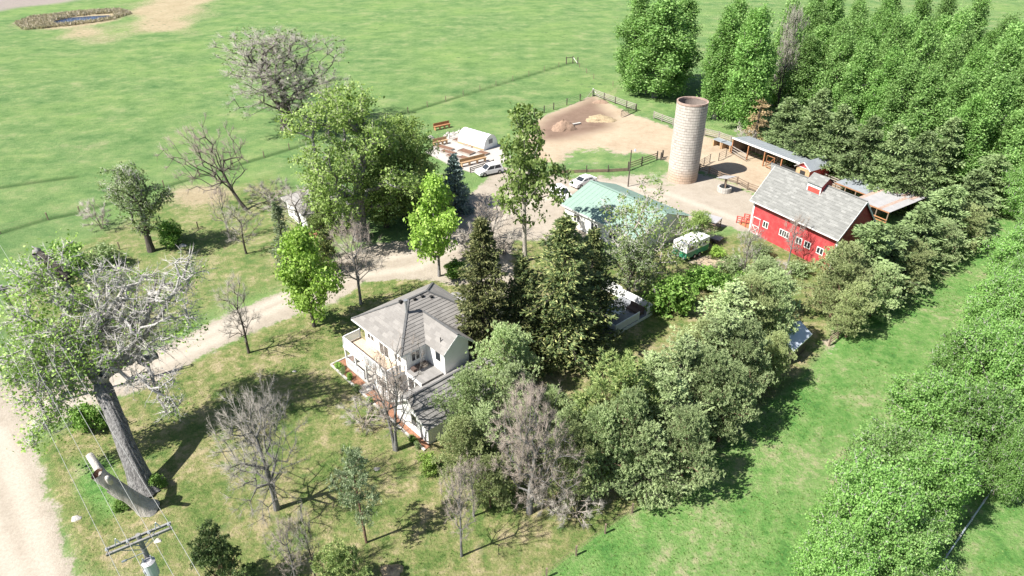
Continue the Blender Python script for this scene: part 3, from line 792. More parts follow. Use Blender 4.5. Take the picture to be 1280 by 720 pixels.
def conifer(key, name, h, r, seed, leafm, barkm='bark_dark', z0=0.05, dz=0.42, per=6, droop=0.25, ln=0.42, wd=0.13, k=5, step=0.34, prof=0.85, tr=0.2, rag=0.25, upturn=0.15, skirt=True):
    rg = np.random.default_rng(seed)
    TP, TD, A, B, RA = [], [], [], [], []
    z = h * z0
    lump = [(rg.uniform(0, 6.28), rg.uniform(0.75, 1.2)) for _ in range(6)]
    while z < h * 0.985:
        u = z / h
        for j in range(per):
            a = rg.uniform(0, 6.283)
            lf = 1 + rag * math.sin(a * 2 + z * 1.7 + lump[0][0]) * 0.6 + rag * math.sin(a * 3 - z * 0.9 + lump[1][0]) * 0.5
            L = r * (1 - u) ** prof * rg.uniform(1 - rag * 1.5, 1.1) * lf + 0.12
            if skirt is False and u < 0.25: L *= 0.5 + u * 2
            dirv = np.array([math.cos(a), math.sin(a), 0.0]); zb = z + rg.uniform(-.5, .5) * dz
            b0 = np.array([0, 0, zb]); n_ = max(2, int(L / step))
            t = np.linspace(0.22 if L > 1 else 0.05, 1, n_ + 1)
            pts = b0 + dirv * (L * t)[:, None]; pts[:, 2] += -droop * L * t ** 1.3 + upturn * L * t ** 3 + 0.1
            side = np.array([-dirv[1], dirv[0], 0])
            wsp = (0.28 * L * (1 - t * 0.6))[:, None]
            for sg in (-1, 0, 1):
                q = pts + side * wsp * sg * rg.uniform(0.5, 1.1, (len(t), 1)); q[:, 2] -= abs(sg) * 0.10 * L * 0.5
                q += rg.normal(size=q.shape) * 0.06
                dv = dirv * 0.9 + side * sg * 0.7 + np.array([0, 0, 0.12 - droop * 0.5])
                TP.append(q); TD.append(np.repeat(dv[None], len(q), 0))
            A.append(b0); B.append(pts[-1]); RA.append(0.018 + 0.012 * L)
        z += dz * (0.75 + 0.5 * rg.random()) * (1.0 if u < 0.7 else 0.75)
    TP.append(np.array([[0, 0, h - 0.25], [0, 0, h - 0.05]])); TD.append(np.array([[0, 0, 1.0], [0, 0, 1.0]]))
    TP, TD = np.concatenate(TP), np.concatenate(TD)
    m = TP[:, 2] > 0.12; TP, TD = TP[m], TD[m]
    A, B, RA = np.array(A), np.array(B), np.array(RA)
    zs = np.linspace(-0.15, h * 0.97, 8); tp = np.stack([0.02 * h * np.sin(zs * .4 + seed) * zs / h, 0 * zs, zs], 1)
    rr = tr * (1.1 - zs / h); rr[0] *= 1.3
    tv = [tubes(tp[:-1], tp[1:], rr[:-1], rr[1:], 7), tubes(A, B, RA, RA * 0.25, 3)]
    Vt, F = join(tv)
    lv = blades(TP, TD, ln, wd, k, 0.45, rg)
    proto(key, name, h, r, [('trunk', mesh_np(key + '_trunk', Vt, F, M[barkm], smooth=True), 0), ('crown', mesh_np(key + '_crown', lv[0], lv[1], M[leafm]), 1)])

def spraytree(key, name, h, r, seed, leafm, barkm='bark_red', z0=0.12, nl=18, npts=420, k=10, ln=0.34, wd=0.10, shape='tall', lob=0.36, flat=0.5, per=4, sig=0.3, tr=0.2, spread=0.55, updir=0.35, forkat=0.75, shell=0.6, bend=0.02):
    """juniper or pine: lumps of needle sprays held on spreading limbs"""
    rg = np.random.default_rng(seed)
    L = crown_lobes(h, r, h * z0, nl, rg, shape, lob); L = [(c, (a[0], a[1], a[2] * flat)) for c, a in L]
    pts, kk, d = in_lobes(L, npts, rg, shell); pts = pts[pts[:, 2] > 0.3]
    ztop = h * (z0 + (1 - z0) * forkat)
    trunk = [np.array([bend * h * math.sin(t * 2.2 + seed) * t, bend * h * math.cos(t * 3 + seed) * t, -0.15 + (ztop + .15) * t]) for t in np.arange(7) / 6]
    pos, par, tips = grow(trunk, pts, 0.45, rg, 0.1); rad = limb_radii(par, tips, 0.012, tr, 7)
    for i in range(5): rad[i] = max(rad[i], tr * (1.1 - 0.6 * i / 6))
    T = pos[tips]; o = unit(T - np.array([0, 0, 1.0]) * (T[:, 2:3] * 0.75)); 
    q = np.repeat(T, per, 0) + rg.normal(size=(len(T) * per, 3)) * np.array([sig, sig, sig * 0.55])
    dv = np.repeat(o, per, 0); dv[:, 2] = dv[:, 2] * 0.6 + updir
    lv = blades(q, unit(dv), ln, wd, k, spread, rg)
    proto(key, name, h, r, [('trunk', limbs_mesh(key + '_trunk', pos, par, rad, M[barkm]), 0), ('crown', mesh_np(key + '_crown', lv[0], lv[1], M[leafm]), 1)])

def plant(key, label, cat, base, h, rad, rot=None, group=None, lean=(0, 0), name=None):
    """sets a tree of the kind key at base, h metres tall with crown radius rad"""
    p = PROTO[key]; x, y = base[0], base[1]
    rot = rng.uniform(0, 6.28) if rot is None else rot
    o = thing(name or p['name'], label, cat, (x, y, gz(x, y)), rot, group)
    o.rotation_euler = (lean[0], lean[1], rot)
    o.scale = (rad / p['r'], rad / p['r'], h / p['h'])
    for nm, me, _ in p['parts']:
        q = link(nm, me, o)
        if nm == 'twigs': q['kind'] = 'stuff'
    p['used'] += 1
    return o
def tc(cx, cy, h, rpx, frac=0.55):
    """base and radius of a tree whose crown's middle is seen at cx, cy"""
    b = G(cx, cy, h * frac); return b[:2], rpx / FPX * depth(b)
def tb(bx, by, ty, rpx):
    """base, height, radius of a tree whose foot is seen at bx, by and whose tip is at row ty"""
    b = G(bx, by); d = ray(bx, ty); h = CAM_H + d[2] * b[1] / d[1]
    return b[:2], h, rpx / FPX * depth(np.array([b[0], b[1], h / 2]))

# ------------------------------------------------------------------ buildings
def hip_roof(t, x0, x1, y0, y1, ze, zr, ra, rb, along, n, mat, under, ridge=True, lift=0.05):
    """hipped roof; ridge from ra to rb along 'x' or 'y'"""
    if along == 'y':
        xm = (x0 + x1) / 2; r0, r1 = (xm, ra, zr), (xm, rb, zr)
        sl = [((x0, y0, ze), (x1, y0, ze), r0, r0), ((x1, y0, ze), (x1, y1, ze), r1, r0), ((x1, y1, ze), (x0, y1, ze), r1, r1), ((x0, y1, ze), (x0, y0, ze), r0, r1)]
        hips = [((x0, y0, ze), r0), ((x1, y0, ze), r0), ((x1, y1, ze), r1), ((x0, y1, ze), r1), (r0, r1)]
    else:
        ym = (y0 + y1) / 2; r0, r1 = (ra, ym, zr), (rb, ym, zr)
        sl = [((x0, y0, ze), (x1, y0, ze), r1, r0), ((x1, y0, ze), (x1, y1, ze), r1, r1), ((x1, y1, ze), (x0, y1, ze), r0, r1), ((x0, y1, ze), (x0, y0, ze), r0, r0)]
        hips = [((x0, y0, ze), r0), ((x1, y0, ze), r1), ((x1, y1, ze), r1), ((x0, y1, ze), r0), (r0, r1)]
    m = MB()
    for a, b, c, d in sl:
        pts = [np.array(p) - np.array([0, 0, 0.02]) for p in (a, b, c, d)]
        m.face(pts[:3] if c == d else pts)
    m.face([(x0, y1, ze - .03), (x1, y1, ze - .03), (x1, y0, ze - .03), (x0, y0, ze - .03)])
    ro = m.build('roof', under, t)
    for a, b, c, d in sl: courses(ro, a, b, c, d, n, mat, lift)
    for a, b in hips:
        u = np.array([0, 0, 0.05]); MB().bar(np.array(a) + u, np.array(b) + u, 0.22, 0.05).build('ridge_cap', M['ridge'], ro)
    f = MB(); tk = 0.17
    f.box(x0, x1, y0 - .03, y0, ze - tk, ze - .005).box(x0, x1, y1, y1 + .03, ze - tk, ze - .005).box(x0 - .03, x0, y0, y1, ze - tk, ze - .005).box(x1, x1 + .03, y0, y1, ze - tk, ze - .005)
    f.build('fascia', M['trim'], t)
    return ro
def railing(t, pts, z0, h=1.0, post=0.11, gap=0.13, bal=0.04, mat=None, solid=False):
    """posts, two rails and a run of balusters along a local polyline"""
    mat = mat or M['rail']; rail = MB(); bl = MB()
    for (a, b) in zip(pts[:-1], pts[1:]):
        a, b = np.array(a, float), np.array(b, float); L = np.linalg.norm(b - a); d = (b - a) / L
        rail.bar((*a, z0 + h), (*b, z0 + h), 0.11, 0.06); rail.bar((*a, z0 + 0.12), (*b, z0 + 0.12), 0.07, 0.06)
        k = int(L / gap)
        for i in range(1, k):
            q = a + d * L * i / k; bl.box(q[0] - bal / 2, q[0] + bal / 2, q[1] - bal / 2, q[1] + bal / 2, z0 + 0.14, z0 + h - 0.03)
        n_ = max(1, round(L / 1.9))
        for i in range(n_ + 1):
            q = a + d * L * i / n_
            MB().box(q[0] - post / 2, q[0] + post / 2, q[1] - post / 2, q[1] + post / 2, z0 - 0.0, z0 + h + 0.08).build('post', mat, t)
    rail.build('rail', mat, t)
    o = bl.build('balusters', mat, t); o['kind'] = 'stuff'

# ---- the white farmhouse
HO, HA = G(439, 398.4, 5.6), R(-47)
t = thing('farmhouse', 'white two storey farmhouse with grey hipped shingle roof and balcony', 'house', (HO[0], HO[1], 0), HA)
HOUSE = t
wx0, wx1, wy0, wy1 = 0.75, 7.95, 0.9, 9.5
m = MB(); zt = 5.52
for (a, b) in (((wx0, wy0), (wx1, wy0)), ((wx1, wy0), (wx1, wy1)), ((wx1, wy1), (wx0, wy1)), ((wx0, wy1), (wx0, wy0))):
    m.face([(*a, -.1), (*b, -.1), (*b, zt), (*a, zt)])
m.build('wall', M['house'], t)
ro = hip_roof(t, 0, 8.57, 0, 10.23, 5.6, 8.1, 4.17, 6.4, 'y', 14, M['shingle'], M['ridge'], lift=0.05)
# roof fittings
MB().tube((5.35, 3.15, 7.2), (5.35, 3.15, 8.75), 0.13, n=12).tube((5.35, 3.15, 8.75), (5.35, 3.15, 8.95), 0.2, n=12).build('flue_pipe', M['steel'], t)
for x, y in ((4.55, 4.7), (4.6, 5.6), (5.0, 6.4), (3.9, 3.5)):
    z = 8.1 - abs(x - 4.28) * 0.584
    MB().box(x - .14, x + .14, y - .14, y + .14, z - .1, z + .2).build('roof_vent', M['dark'], t)
# cross gable on the south-east slope
gy0, gy1, gx1, gze, gzr = 3.0, 6.4, 10.9, 5.75, 7.2
gm = (gy0 + gy1) / 2
m = MB()
m.face([(gx1, gy0 + .25, 3.0), (gx1, gy1 - .25, 3.0), (gx1, gy1 - .25, gze), (gx1, gm, gzr - .12), (gx1, gy0 + .25, gze)])
m.face([(wx1, gy0 + .25, 3.0), (gx1, gy0 + .25, 3.0), (gx1, gy0 + .25, gze), (wx1, gy0 + .25, gze)])
m.face([(gx1, gy1 - .25, 3.0), (wx1, gy1 - .25, 3.0), (wx1, gy1 - .25, gze), (gx1, gy1 - .25, gze)])
m.build('gable_wall', M['house'], t)
xr = 8.57 - (gzr - 5.6) / 0.584; xe = 8.57 - (gze - .12 - 5.6) / 0.584
g2 = MB(); ge = gx1 + 0.35
for ya in (gy0 - .12, gy1 + .12):
    g2.face([(xe, ya, gze - .12), (ge, ya, gze - .12), (ge, gm, gzr), (xr, gm, gzr)])
gr = g2.build('gable_roof', M['ridge'], t)
courses(gr, (xe, gy0 - .12, gze - .12), (ge, gy0 - .12, gze - .12), (ge, gm, gzr), (xr, gm, gzr), 5, M['shingle'], 0.05)
courses(gr, (ge, gy1 + .12, gze - .12), (xe, gy1 + .12, gze - .12), (xr, gm, gzr), (ge, gm, gzr), 5, M['shingle'], 0.05)
MB().bar((xr, gm, gzr + .05), (ge, gm, gzr + .05), 0.22, 0.05).build('ridge_cap', M['ridge'], gr)
f = MB()
for ya in (gy0 - .12, gy1 + .12): f.bar((ge + .01, ya, gze - .2), (ge + .01, gm, gzr - .08), 0.03, 0.16)
f.build('barge_board', M['trim'], gr)
MB().tube((10.0, 3.6, 6.1), (10.0, 3.6, 6.75), 0.05).build('vent_pipe', M['dark'], t)
window(t, 9.95, 4.2, 5.25, 0.75, gy0 + .25, '-y', 1)
window(t, 2.0, 3.9, 5.0, 0.9, wx1, '+x', 2)
window(t, 1.75, 0.9, 2.2, 0.9, wx1, '+x', 2)
# south-west front: windows and doors behind the balcony
for cx in (1.9, 6.6): window(t, cx, 3.6, 4.9, 1.1, wy0, '-y', 2)
window(t, 4.2, 2.86, 4.9, 1.5, wy0, '-y', 2)
for cx in (2.2, 6.3): window(t, cx, 0.9, 2.1, 1.2, wy0, '-y', 2)
MB().box(3.7, 4.7, wy0 - .05, wy0, 0.3, 2.35).build('door', M['trim'], t)
for cy in (3.0, 5.5, 8.0):
    for z in (0.9, 3.7): window(t, cy, z, z + 1.2, 1.0, wx0, '-x', 2)
# balcony and porch
by0 = -1.15
MB().box(-0.3, 7.5, by0, wy0 - .01, 2.62, 2.8).build('balcony_floor', M['deckfloor'], t)
MB().box(-0.33, 7.53, by0 - .04, by0 - .001, 2.45, 2.78).box(-0.34, -0.301, by0 - .04, wy0 - .01, 2.45, 2.78).box(7.501, 7.54, by0, wy0 - .01, 2.45, 2.78).build('balcony_fascia', M['trim'], t)
b = bpy.data.objects.new('balcony_railing', None); C.objects.link(b); b.parent = t
railing(b, [(-0.25, 0.85), (-0.25, by0 + .06), (7.45, by0 + .06), (7.45, 0.5)], 2.8, 1.0, 0.12, 0.12, 0.06)
MB().box(-0.3, 7.5, by0, wy0 - .01, 0.02, 0.22).build('porch_floor', M['concrete'], t)
for cx in (-0.2, 1.7, 3.6, 5.5, 7.4): MB().box(cx - .08, cx + .08, by0 + .02, by0 + .18, 0.22, 2.62).build('column', M['trim'], t)
b = bpy.data.objects.new('porch_railing', None); C.objects.link(b); b.parent = t
railing(b, [(-0.2, 0.8), (-0.2, by0 + .1), (3.0, by0 + .1)], 0.22, 0.9, 0.1, 0.13, 0.06)
railing(b, [(4.6, by0 + .1), (7.4, by0 + .1)], 0.22, 0.9, 0.1, 0.13, 0.06)
# flat porch roof joining the lower wing
MB().box(8.0, 10.6, 0.7, 9.2, 2.98, 3.16).build('flat_roof', M['shingle_w'], t)
MB().box(8.0, 10.6, 0.64, 0.699, 2.86, 3.2).build('flat_roof_fascia', M['trim'], t)
MB().box(8.15, 8.7, 1.2, 2.9, 3.17, 3.45).build('terrace_planter', M['brown'], t)
for cx in (8.25, 9.3, 10.4): MB().box(cx - .06, cx + .06, 0.72, 0.84, 0.1, 2.98).build('column', M['trim'], t)
b = bpy.data.objects.new('terrace_railing', None); C.objects.link(b); b.parent = t
railing(b, [(8.25, 0.78), (10.4, 0.78)], 0.15, 0.95, 0.08, 0.13, 0.06)
MB().box(7.96, 10.6, 0.7, 3.4, 0.02, 0.15).build('terrace_floor', M['concrete'], t)
# lower wing with its own gable
lx0, lx1, ly0, ly1, le, lr = 9.75, 14.6, -1.75, 9.6, 2.25, 4.0
lm = 12.2
m = MB()
m.face([(lx0, ly0, -.1), (lx1, ly0, -.1), (lx1, ly0, le), (lm, ly0, lr - .1), (lx0, ly0, le)])
m.face([(lx1, ly0, -.1), (lx1, ly1, -.1), (lx1, ly1, le), (lx1, ly0, le)])
m.face([(lx1, ly1, -.1), (lx0, ly1, -.1), (lx0, ly1, le), (lm, ly1, lr - .1), (lx1, ly1, le)])
m.face([(lx0, ly1, -.1), (lx0, ly0, -.1), (lx0, ly0, le), (lx0, ly1, le)])
m.build('wing_wall', M['house'], t)
g2 = MB(); a0, a1 = ly0 - .35, ly1 + .35; ex0, ex1 = lx0 - .3, lx1 + .35; ez0 = lr - (lm - ex0) * (lr - le) / (lm - lx0) + .03; ez1 = lr - (ex1 - lm) * (lr - le) / (lx1 - lm) + .03
g2.face([(ex0, a1, ez0), (ex0, a0, ez0), (lm, a0, lr), (lm, a1, lr)]); g2.face([(ex1, a0, ez1), (ex1, a1, ez1), (lm, a1, lr), (lm, a0, lr)])
gr = g2.build('wing_roof', M['ridge'], t)
courses(gr, (ex0, a1, ez0), (ex0, a0, ez0), (lm, a0, lr), (lm, a1, lr), 8, M['shingle_w'], 0.055)
courses(gr, (ex1, a0, ez1), (ex1, a1, ez1), (lm, a1, lr), (lm, a0, lr), 8, M['shingle_w'], 0.07)
MB().bar((lm, a0, lr + .05), (lm, a1, lr + .05), 0.2, 0.05).build('ridge_cap', M['ridge'], gr)
f = MB(); f.bar((ex0, a0 - .012, ez0 - .09), (lm, a0 - .012, lr - .09), 0.03, 0.18).bar((ex1, a0 - .012, ez1 - .09), (lm, a0 - .012, lr - .09), 0.03, 0.18); f.build('barge_board', M['trim'], gr)
window(t, 12.6, 0.9, 2.2, 0.8, ly0, '-y', 1)
for cy in (1.5, 4.5, 7.5): window(t, cy, 0.9, 1.9, 1.0, lx1, '+x', 2)
# wide low roof behind (the part of the house seen past the hips)
m = MB(); m.box(1.2, 7.4, 9.51, 14.5, -.1, 2.7); m.build('rear_wing_wall', M['house'], t)
g2 = MB(); g2.face([(.8, 9.4, 2.72), (7.9, 9.4, 2.72), (7.9, 12.2, 3.9), (.8, 12.2, 3.9)]); g2.face([(7.9, 15, 2.72), (.8, 15, 2.72), (.8, 12.2, 3.9), (7.9, 12.2, 3.9)])
g2.face([(7.88, 9.4, 2.72), (7.88, 15, 2.72), (7.88, 12.2, 3.9)]); g2.face([(.82, 15, 2.72), (.82, 9.4, 2.72), (.82, 12.2, 3.9)])
gr = g2.build('rear_wing_roof', M['shingle_w'], t)
courses(gr, (7.9, 15, 2.72), (.8, 15, 2.72), (.8, 12.2, 3.9), (7.9, 12.2, 3.9), 7, M['shingle_w'], 0.06)
courses(gr, (.8, 9.4, 2.72), (7.9, 9.4, 2.72), (7.9, 12.2, 3.9), (.8, 12.2, 3.9), 7, M['shingle_w'], 0.06)
# mulch bed with pale edging along the front
bedm = MB(); pts = [(-1.5, -2.1), (14.9, -2.35)]
bedm.face([(-1.5, -2.1, .05), (14.9, -2.35, .05), (14.9, -1.78, .05), (9.7, -1.78, .05), (9.7, 0.6, .05), (7.6, 0.6, .05), (7.6, -1.2, .05), (-.35, -1.2, .05), (-.35, 0.4, .05), (-1.5, 0.4, .05)])
o = bedm.build('mulch_bed', M['mulch']); o.location = (HO[0], HO[1], 0); o.rotation_euler = (0, 0, HA); o['kind'] = 'structure'
def edging():
    e = thing('bed_edging', 'pale concrete kerb edging the red mulch bed round the white farmhouse', 'edging', (HO[0], HO[1], 0), HA)
    q = [(-1.62, 0.4), (-1.62, -2.22), (15.0, -2.47)]
    for a, b in zip(q[:-1], q[1:]):
        a, b = np.array(a), np.array(b); L = np.linalg.norm(b - a); k = max(1, round(L / 1.1))
        for i in range(k):
            MB().bar((*(a + (b - a) * (i + .02) / k), .06), (*(a + (b - a) * (i + .98) / k), .06), 0.2, 0.16).build('kerb_stone', M['concrete'], e)
edging()
o = MB().face([(3.4, -2.3, .055), (4.8, -2.3, .055), (4.8, -1.2, .055), (3.4, -1.2, .055)]).build('path', M['concrete']); o.location = (HO[0], HO[1], 0); o.rotation_euler = (0, 0, HA); o['kind'] = 'structure'
hw = lambda x, y: (HO[0] + x * math.cos(HA) - y * math.sin(HA), HO[1] + x * math.sin(HA) + y * math.cos(HA))

# ---- the red barn
BO, BA = (33.8, 87.3), R(-59)
bw = lambda x, y: (BO[0] + x * math.cos(BA) - y * math.sin(BA), BO[1] + x * math.sin(BA) + y * math.cos(BA))
t = thing('red_barn', 'red wooden barn with white framed windows and grey shingle gable roof with cupola', 'barn', (*BO, 0), BA)
L_, D_, e_, r_ = 13.5, 6.6, 5.45, 9.2; ov = 0.6; ez = 4.9
m = MB()
m.face([(0, 0, -.1), (L_, 0, -.1), (L_, 0, e_), (0, 0, e_)]); m.face([(L_, D_, -.1), (0, D_, -.1), (0, D_, e_), (L_, D_, e_)])
m.face([(0, D_, -.1), (0, 0, -.1), (0, 0, e_), (0, D_ / 2, r_ - .12), (0, D_, e_)]); m.face([(L_, 0, -.1), (L_, D_, -.1), (L_, D_, e_), (L_, D_ / 2, r_ - .12), (L_, 0, e_)])
m.build('wall', M['barn'], t)
x0, x1 = -.32, L_ + .35; ym = D_ / 2
rm = MB(); dn = np.array([0, 0, -.03])
rm.face([(x0, -ov, ez - .03), (x1, -ov, ez - .03), (x1, ym, r_ - .03), (x0, ym, r_ - .03)]); rm.face([(x1, D_ + ov, ez - .03), (x0, D_ + ov, ez - .03), (x0, ym, r_ - .03), (x1, ym, r_ - .03)])
hood = 0.85
rm.face([(x0, ym - .75, r_ - .03 - .75 * 1.103), (x0, ym, r_ - .03), (x0 - hood, ym, r_ - .03)]); rm.face([(x0, ym + .75, r_ - .03 - .75 * 1.103), (x0 - hood, ym, r_ - .03), (x0, ym, r_ - .03)])
ro = rm.build('roof', M['darkwood'], t)
courses(ro, (x0, -ov, ez), (x1, -ov, ez), (x1, ym, r_), (x0, ym, r_), 14, M['barnroof'], 0.045)
courses(ro, (x1, D_ + ov, ez), (x0, D_ + ov, ez), (x0, ym, r_), (x1, ym, r_), 14, M['barnroof'], 0.045)
hm = MB(); hm.face([(x0, ym - .75, r_ - .75 * 1.103 + .02), (x0, ym, r_ + .02), (x0 - hood, ym, r_ + .02)]); hm.face([(x0, ym + .75, r_ - .75 * 1.103 + .02), (x0 - hood, ym, r_ + .02), (x0, ym, r_ + .02)]); hm.build('hay_hood', M['barnroof'], ro)
MB().bar((x0 - hood, ym, r_ + .05), (x1, ym, r_ + .05), 0.25, 0.05).build('ridge_cap', M['barnroof'], ro)
f = MB()
for xx in (x0 - .02, x1 + .02):
    for s in (-1, 1): f.bar((xx, ym + s * (ym + ov), ez - .12), (xx, ym, r_ - .12), 0.04, 0.2)
f.build('barge_board', M['trim'], ro)
MB().box(x0, x1, -ov - .06, -ov - .005, ez - .16, ez - .0).build('gutter', M['trim'], ro)
for k in range(24):                                         # rafter tails under the eave
    xx = 0.25 + k * (L_ - .5) / 23; MB().bar((xx, -ov + .02, ez - .14), (xx, 0.0, ez + .52), 0.09, 0.14).build('rafter_tail', M['trim'], t)
MB().box(-.05, .2, -.05, .2, 0, e_ - .06).build('corner_board', M['trim'], t); MB().box(L_ - .2, L_ + .05, -.05, .2, 0, e_ - .06).build('corner_board', M['trim'], t)
for cx, wd, pn in ((2.55, .75, 2), (5.75, 1.45, 4), (8.15, .8, 2), (9.5, .8, 2), (11.45, .85, 2), (12.9, .7, 2)):
    window(t, cx, 1.72, 2.5, wd, 0, '-y', pn)
d = MB().box(.42, 1.62, -.05, -.002, .1, 2.5).build('door', M['barn'], t)
dm = MB()
for a, b in (((.42, .1), (.42, 2.5)), ((1.62, .1), (1.62, 2.5)), ((.42, 2.5), (1.62, 2.5)), ((.42, .12), (1.62, .12)), ((.42, 1.3), (1.62, 1.3)), ((.42, .12), (1.62, 1.3)), ((.42, 1.3), (1.62, .12))):
    dm.bar((a[0], -.07, a[1]), (b[0], -.07, b[1]), 0.05, 0.14, (0, 1, 0))
dm.build('cross_trim', M['trim'], d)
MB().box(-.05, -.002, 2.3, 4.3, 0, 2.8).build('door', M['redtrim'], t)
# cupola
c = bpy.data.objects.new('cupola', None); C.objects.link(c); c.parent = t
cx0, cx1, cy0, cy1 = 5.9, 8.0, 2.25, 4.35
m = MB(); m.face([(cx0, cy0, 7.7), (cx1, cy0, 7.7), (cx1, cy0, 9.45), (cx0, cy0, 9.45)]); m.face([(cx1, cy1, 7.7), (cx0, cy1, 7.7), (cx0, cy1, 9.45), (cx1, cy1, 9.45)]); m.build('cupola_wall', M['white'], c)
m = MB(); m.face([(cx1, cy0, 7.7), (cx1, cy1, 7.7), (cx1, cy1, 9.45), (cx1, ym, 10.1), (cx1, cy0, 9.45)]); m.face([(cx0, cy1, 7.7), (cx0, cy0, 7.7), (cx0, cy0, 9.45), (cx0, ym, 10.1), (cx0, cy1, 9.45)]); m.build('cupola_end', M['barn'], c)
MB().box(cx0 + .15, cx1 - .15, cy0 - .03, cy0 - .002, 8.1, 8.75).build('louver', M['redtrim'], c)
m = MB()
for s in (-1, 1): m.face([(cx0 - .2, ym + s * 1.3, 9.3), (cx1 + .2, ym + s * 1.3, 9.3), (cx1 + .2, ym, 10.25), (cx0 - .2, ym, 10.25)][::s])
m.build('cupola_roof', M['barnroof'], c)
# red stair rail at the barn's west corner
t = thing('stair_ramp', 'red railed wooden steps at the corner of the red barn', 'steps', (*bw(-2.9, 0.6), 0), BA)
for k in range(4): MB().box(.4 + k * .6, 1.0 + k * .6, 0, 1.5, 0.02, .18 + k * .17).build('step', M['redwood'], t)
for y in (0, 1.5):
    for k in range(4): MB().box(k * .85 - .06, k * .85 + .06, y - .06, y + .06, 0, 1.1 + k * .18).build('post', M['redtrim'], t)
    for z in (.45, .75, 1.05): MB().bar((0, y, z), (2.55, y, z + .54), .05, .12).build('rail', M['redtrim'], t)

# ---- the silo of pale blocks
sx, sy, _ = G(853, 224); SR, SH, NB, NR = 2.45, 13.0, 21, 29
t = thing('silo', 'tall open topped silo of whitish concrete blocks with rusty rim', 'silo', (sx, sy + .3, 0))
m = MB(); inner = [(math.cos(a) * (SR - .16), math.sin(a) * (SR - .16)) for a in np.arange(48) * 2 * math.pi / 48]; outer = [(math.cos(a) * (SR - .03), math.sin(a) * (SR - .03)) for a in np.arange(48) * 2 * math.pi / 48]
for i in range(48):
    j = (i + 1) % 48
    m.face([(*inner[j], 0), (*inner[i], 0), (*inner[i], SH), (*inner[j], SH)]); m.face([(*outer[i], -.1), (*outer[j], -.1), (*outer[j], SH), (*outer[i], SH)])
    m.face([(*outer[i], SH), (*outer[j], SH), (*inner[j], SH), (*inner[i], SH)])
def silo_mat(name, c0, c1):
    mm, n, b = new_mat(name); p = gpos(n); sp = N(n, "ShaderNodeSeparateXYZ"); n.links.new(p, sp.inputs[0])
    f = noise(n, 1.4, 5, 0.7, p); oi = N(n, "ShaderNodeObjectInfo").outputs["Random"]; g = N(n, "ShaderNodeNewGeometry").outputs["Random Per Island"]
    rr_ = mth(n, 'FRACT', mth(n, 'ADD', oi, g))
    c = mix(n, f, c0, c1)
    c = mix(n, mth(n, 'MULTIPLY', mth(n, 'LESS_THAN', rr_, 0.07), 0.45), c, (0.26, 0.22, 0.20))
    c = mix(n, mth(n, 'MULTIPLY', mth(n, 'GREATER_THAN', rr_, 0.8), 0.3), c, (0.62, 0.56, 0.52))
    lowz = N(n, "ShaderNodeMapRange"); lowz.inputs[1].default_value = 2.0; lowz.inputs[2].default_value = 0.2
    n.links.new(mth(n, 'ADD', sp.outputs[2], mth(n, 'MULTIPLY', f, -1.2)), lowz.inputs[0])
    c = mix(n, mth(n, 'MULTIPLY', lowz.outputs[0], 0.5), c, (0.42, 0.24, 0.12))
    n.links.new(c, b.inputs["Base Color"]); b.inputs["Roughness"].default_value = 0.9; bump(n, b, noise(n, 12, 4, .7, p), 0.3, 0.03)
    return mm
M['block'] = silo_mat('silo_concrete_block', (0.40, 0.365, 0.325), (0.48, 0.445, 0.40)); M['joint'] = plain('silo_joint_mortar', (0.20, 0.165, 0.145), 0.95, 0.2, 2)
m.build('lining', M['joint'], t)
bh = (SH - 0.25) / NR
def block(a0, a1, z0, z1, m):
    for s in range(2):
        u0, u1 = a0 + (a1 - a0) * s / 2, a0 + (a1 - a0) * (s + 1) / 2
        c0, s0, c1, s1 = math.cos(u0), math.sin(u0), math.cos(u1), math.sin(u1); ro_, ri_ = SR, SR - .06
        m.face([(c0 * ro_, s0 * ro_, z0), (c1 * ro_, s1 * ro_, z0), (c1 * ro_, s1 * ro_, z1), (c0 * ro_, s0 * ro_, z1)])
        m.face([(c0 * ro_, s0 * ro_, z1), (c1 * ro_, s1 * ro_, z1), (c1 * ri_, s1 * ri_, z1), (c0 * ri_, s0 * ri_, z1)])
        m.face([(c1 * ro_, s1 * ro_, z0), (c0 * ro_, s0 * ro_, z0), (c0 * ri_, s0 * ri_, z0), (c1 * ri_, s1 * ri_, z0)])
    for u in (a0, a1):
        c0, s0 = math.cos(u), math.sin(u); m.face([(c0 * SR, s0 * SR, z0), (c0 * SR, s0 * SR, z1), (c0 * (SR - .06), s0 * (SR - .06), z1), (c0 * (SR - .06), s0 * (SR - .06), z0)])
st = 2 * math.pi / NB; bm_ = MB(); block(-st * .485, st * .485, .0, bh * .84, bm_); bmesh_block = bm_.mesh('concrete_block', M['block'])
rest = MB(); viewdir = math.atan2(-sy, -sx)
for k in range(NR):
    for i in range(NB):
        a = i * st + (st / 2 if k % 2 else 0); da = (a - viewdir + math.pi) % (2 * math.pi) - math.pi
        if abs(da) < 1.57:
            o = link('concrete_block', bmesh_block, t); o.location = (0, 0, k * bh); o.rotation_euler = (0, 0, a)
        else: block(a - st * .485, a + st * .485, k * bh, k * bh + bh * .84, rest)
o = rest.build('rear_blocks', M['block'], t); o['kind'] = 'stuff'
m = MB()
for i in range(48):
    j = (i + 1) % 48; A = [(math.cos(a), math.sin(a)) for a in (i * 2 * math.pi / 48, (i + 1) * 2 * math.pi / 48)]
    for (ra, za), (rb, zb) in (((SR + .02, SH - .22), (SR + .02, SH + .06)), ((SR + .02, SH + .06), (SR - .2, SH + .06)), ((SR - .2, SH + .06), (SR - .2, SH - .22))):
        m.face([(A[0][0] * ra, A[0][1] * ra, za), (A[1][0] * ra, A[1][1] * ra, za), (A[1][0] * rb, A[1][1] * rb, zb), (A[0][0] * rb, A[0][1] * rb, zb)])
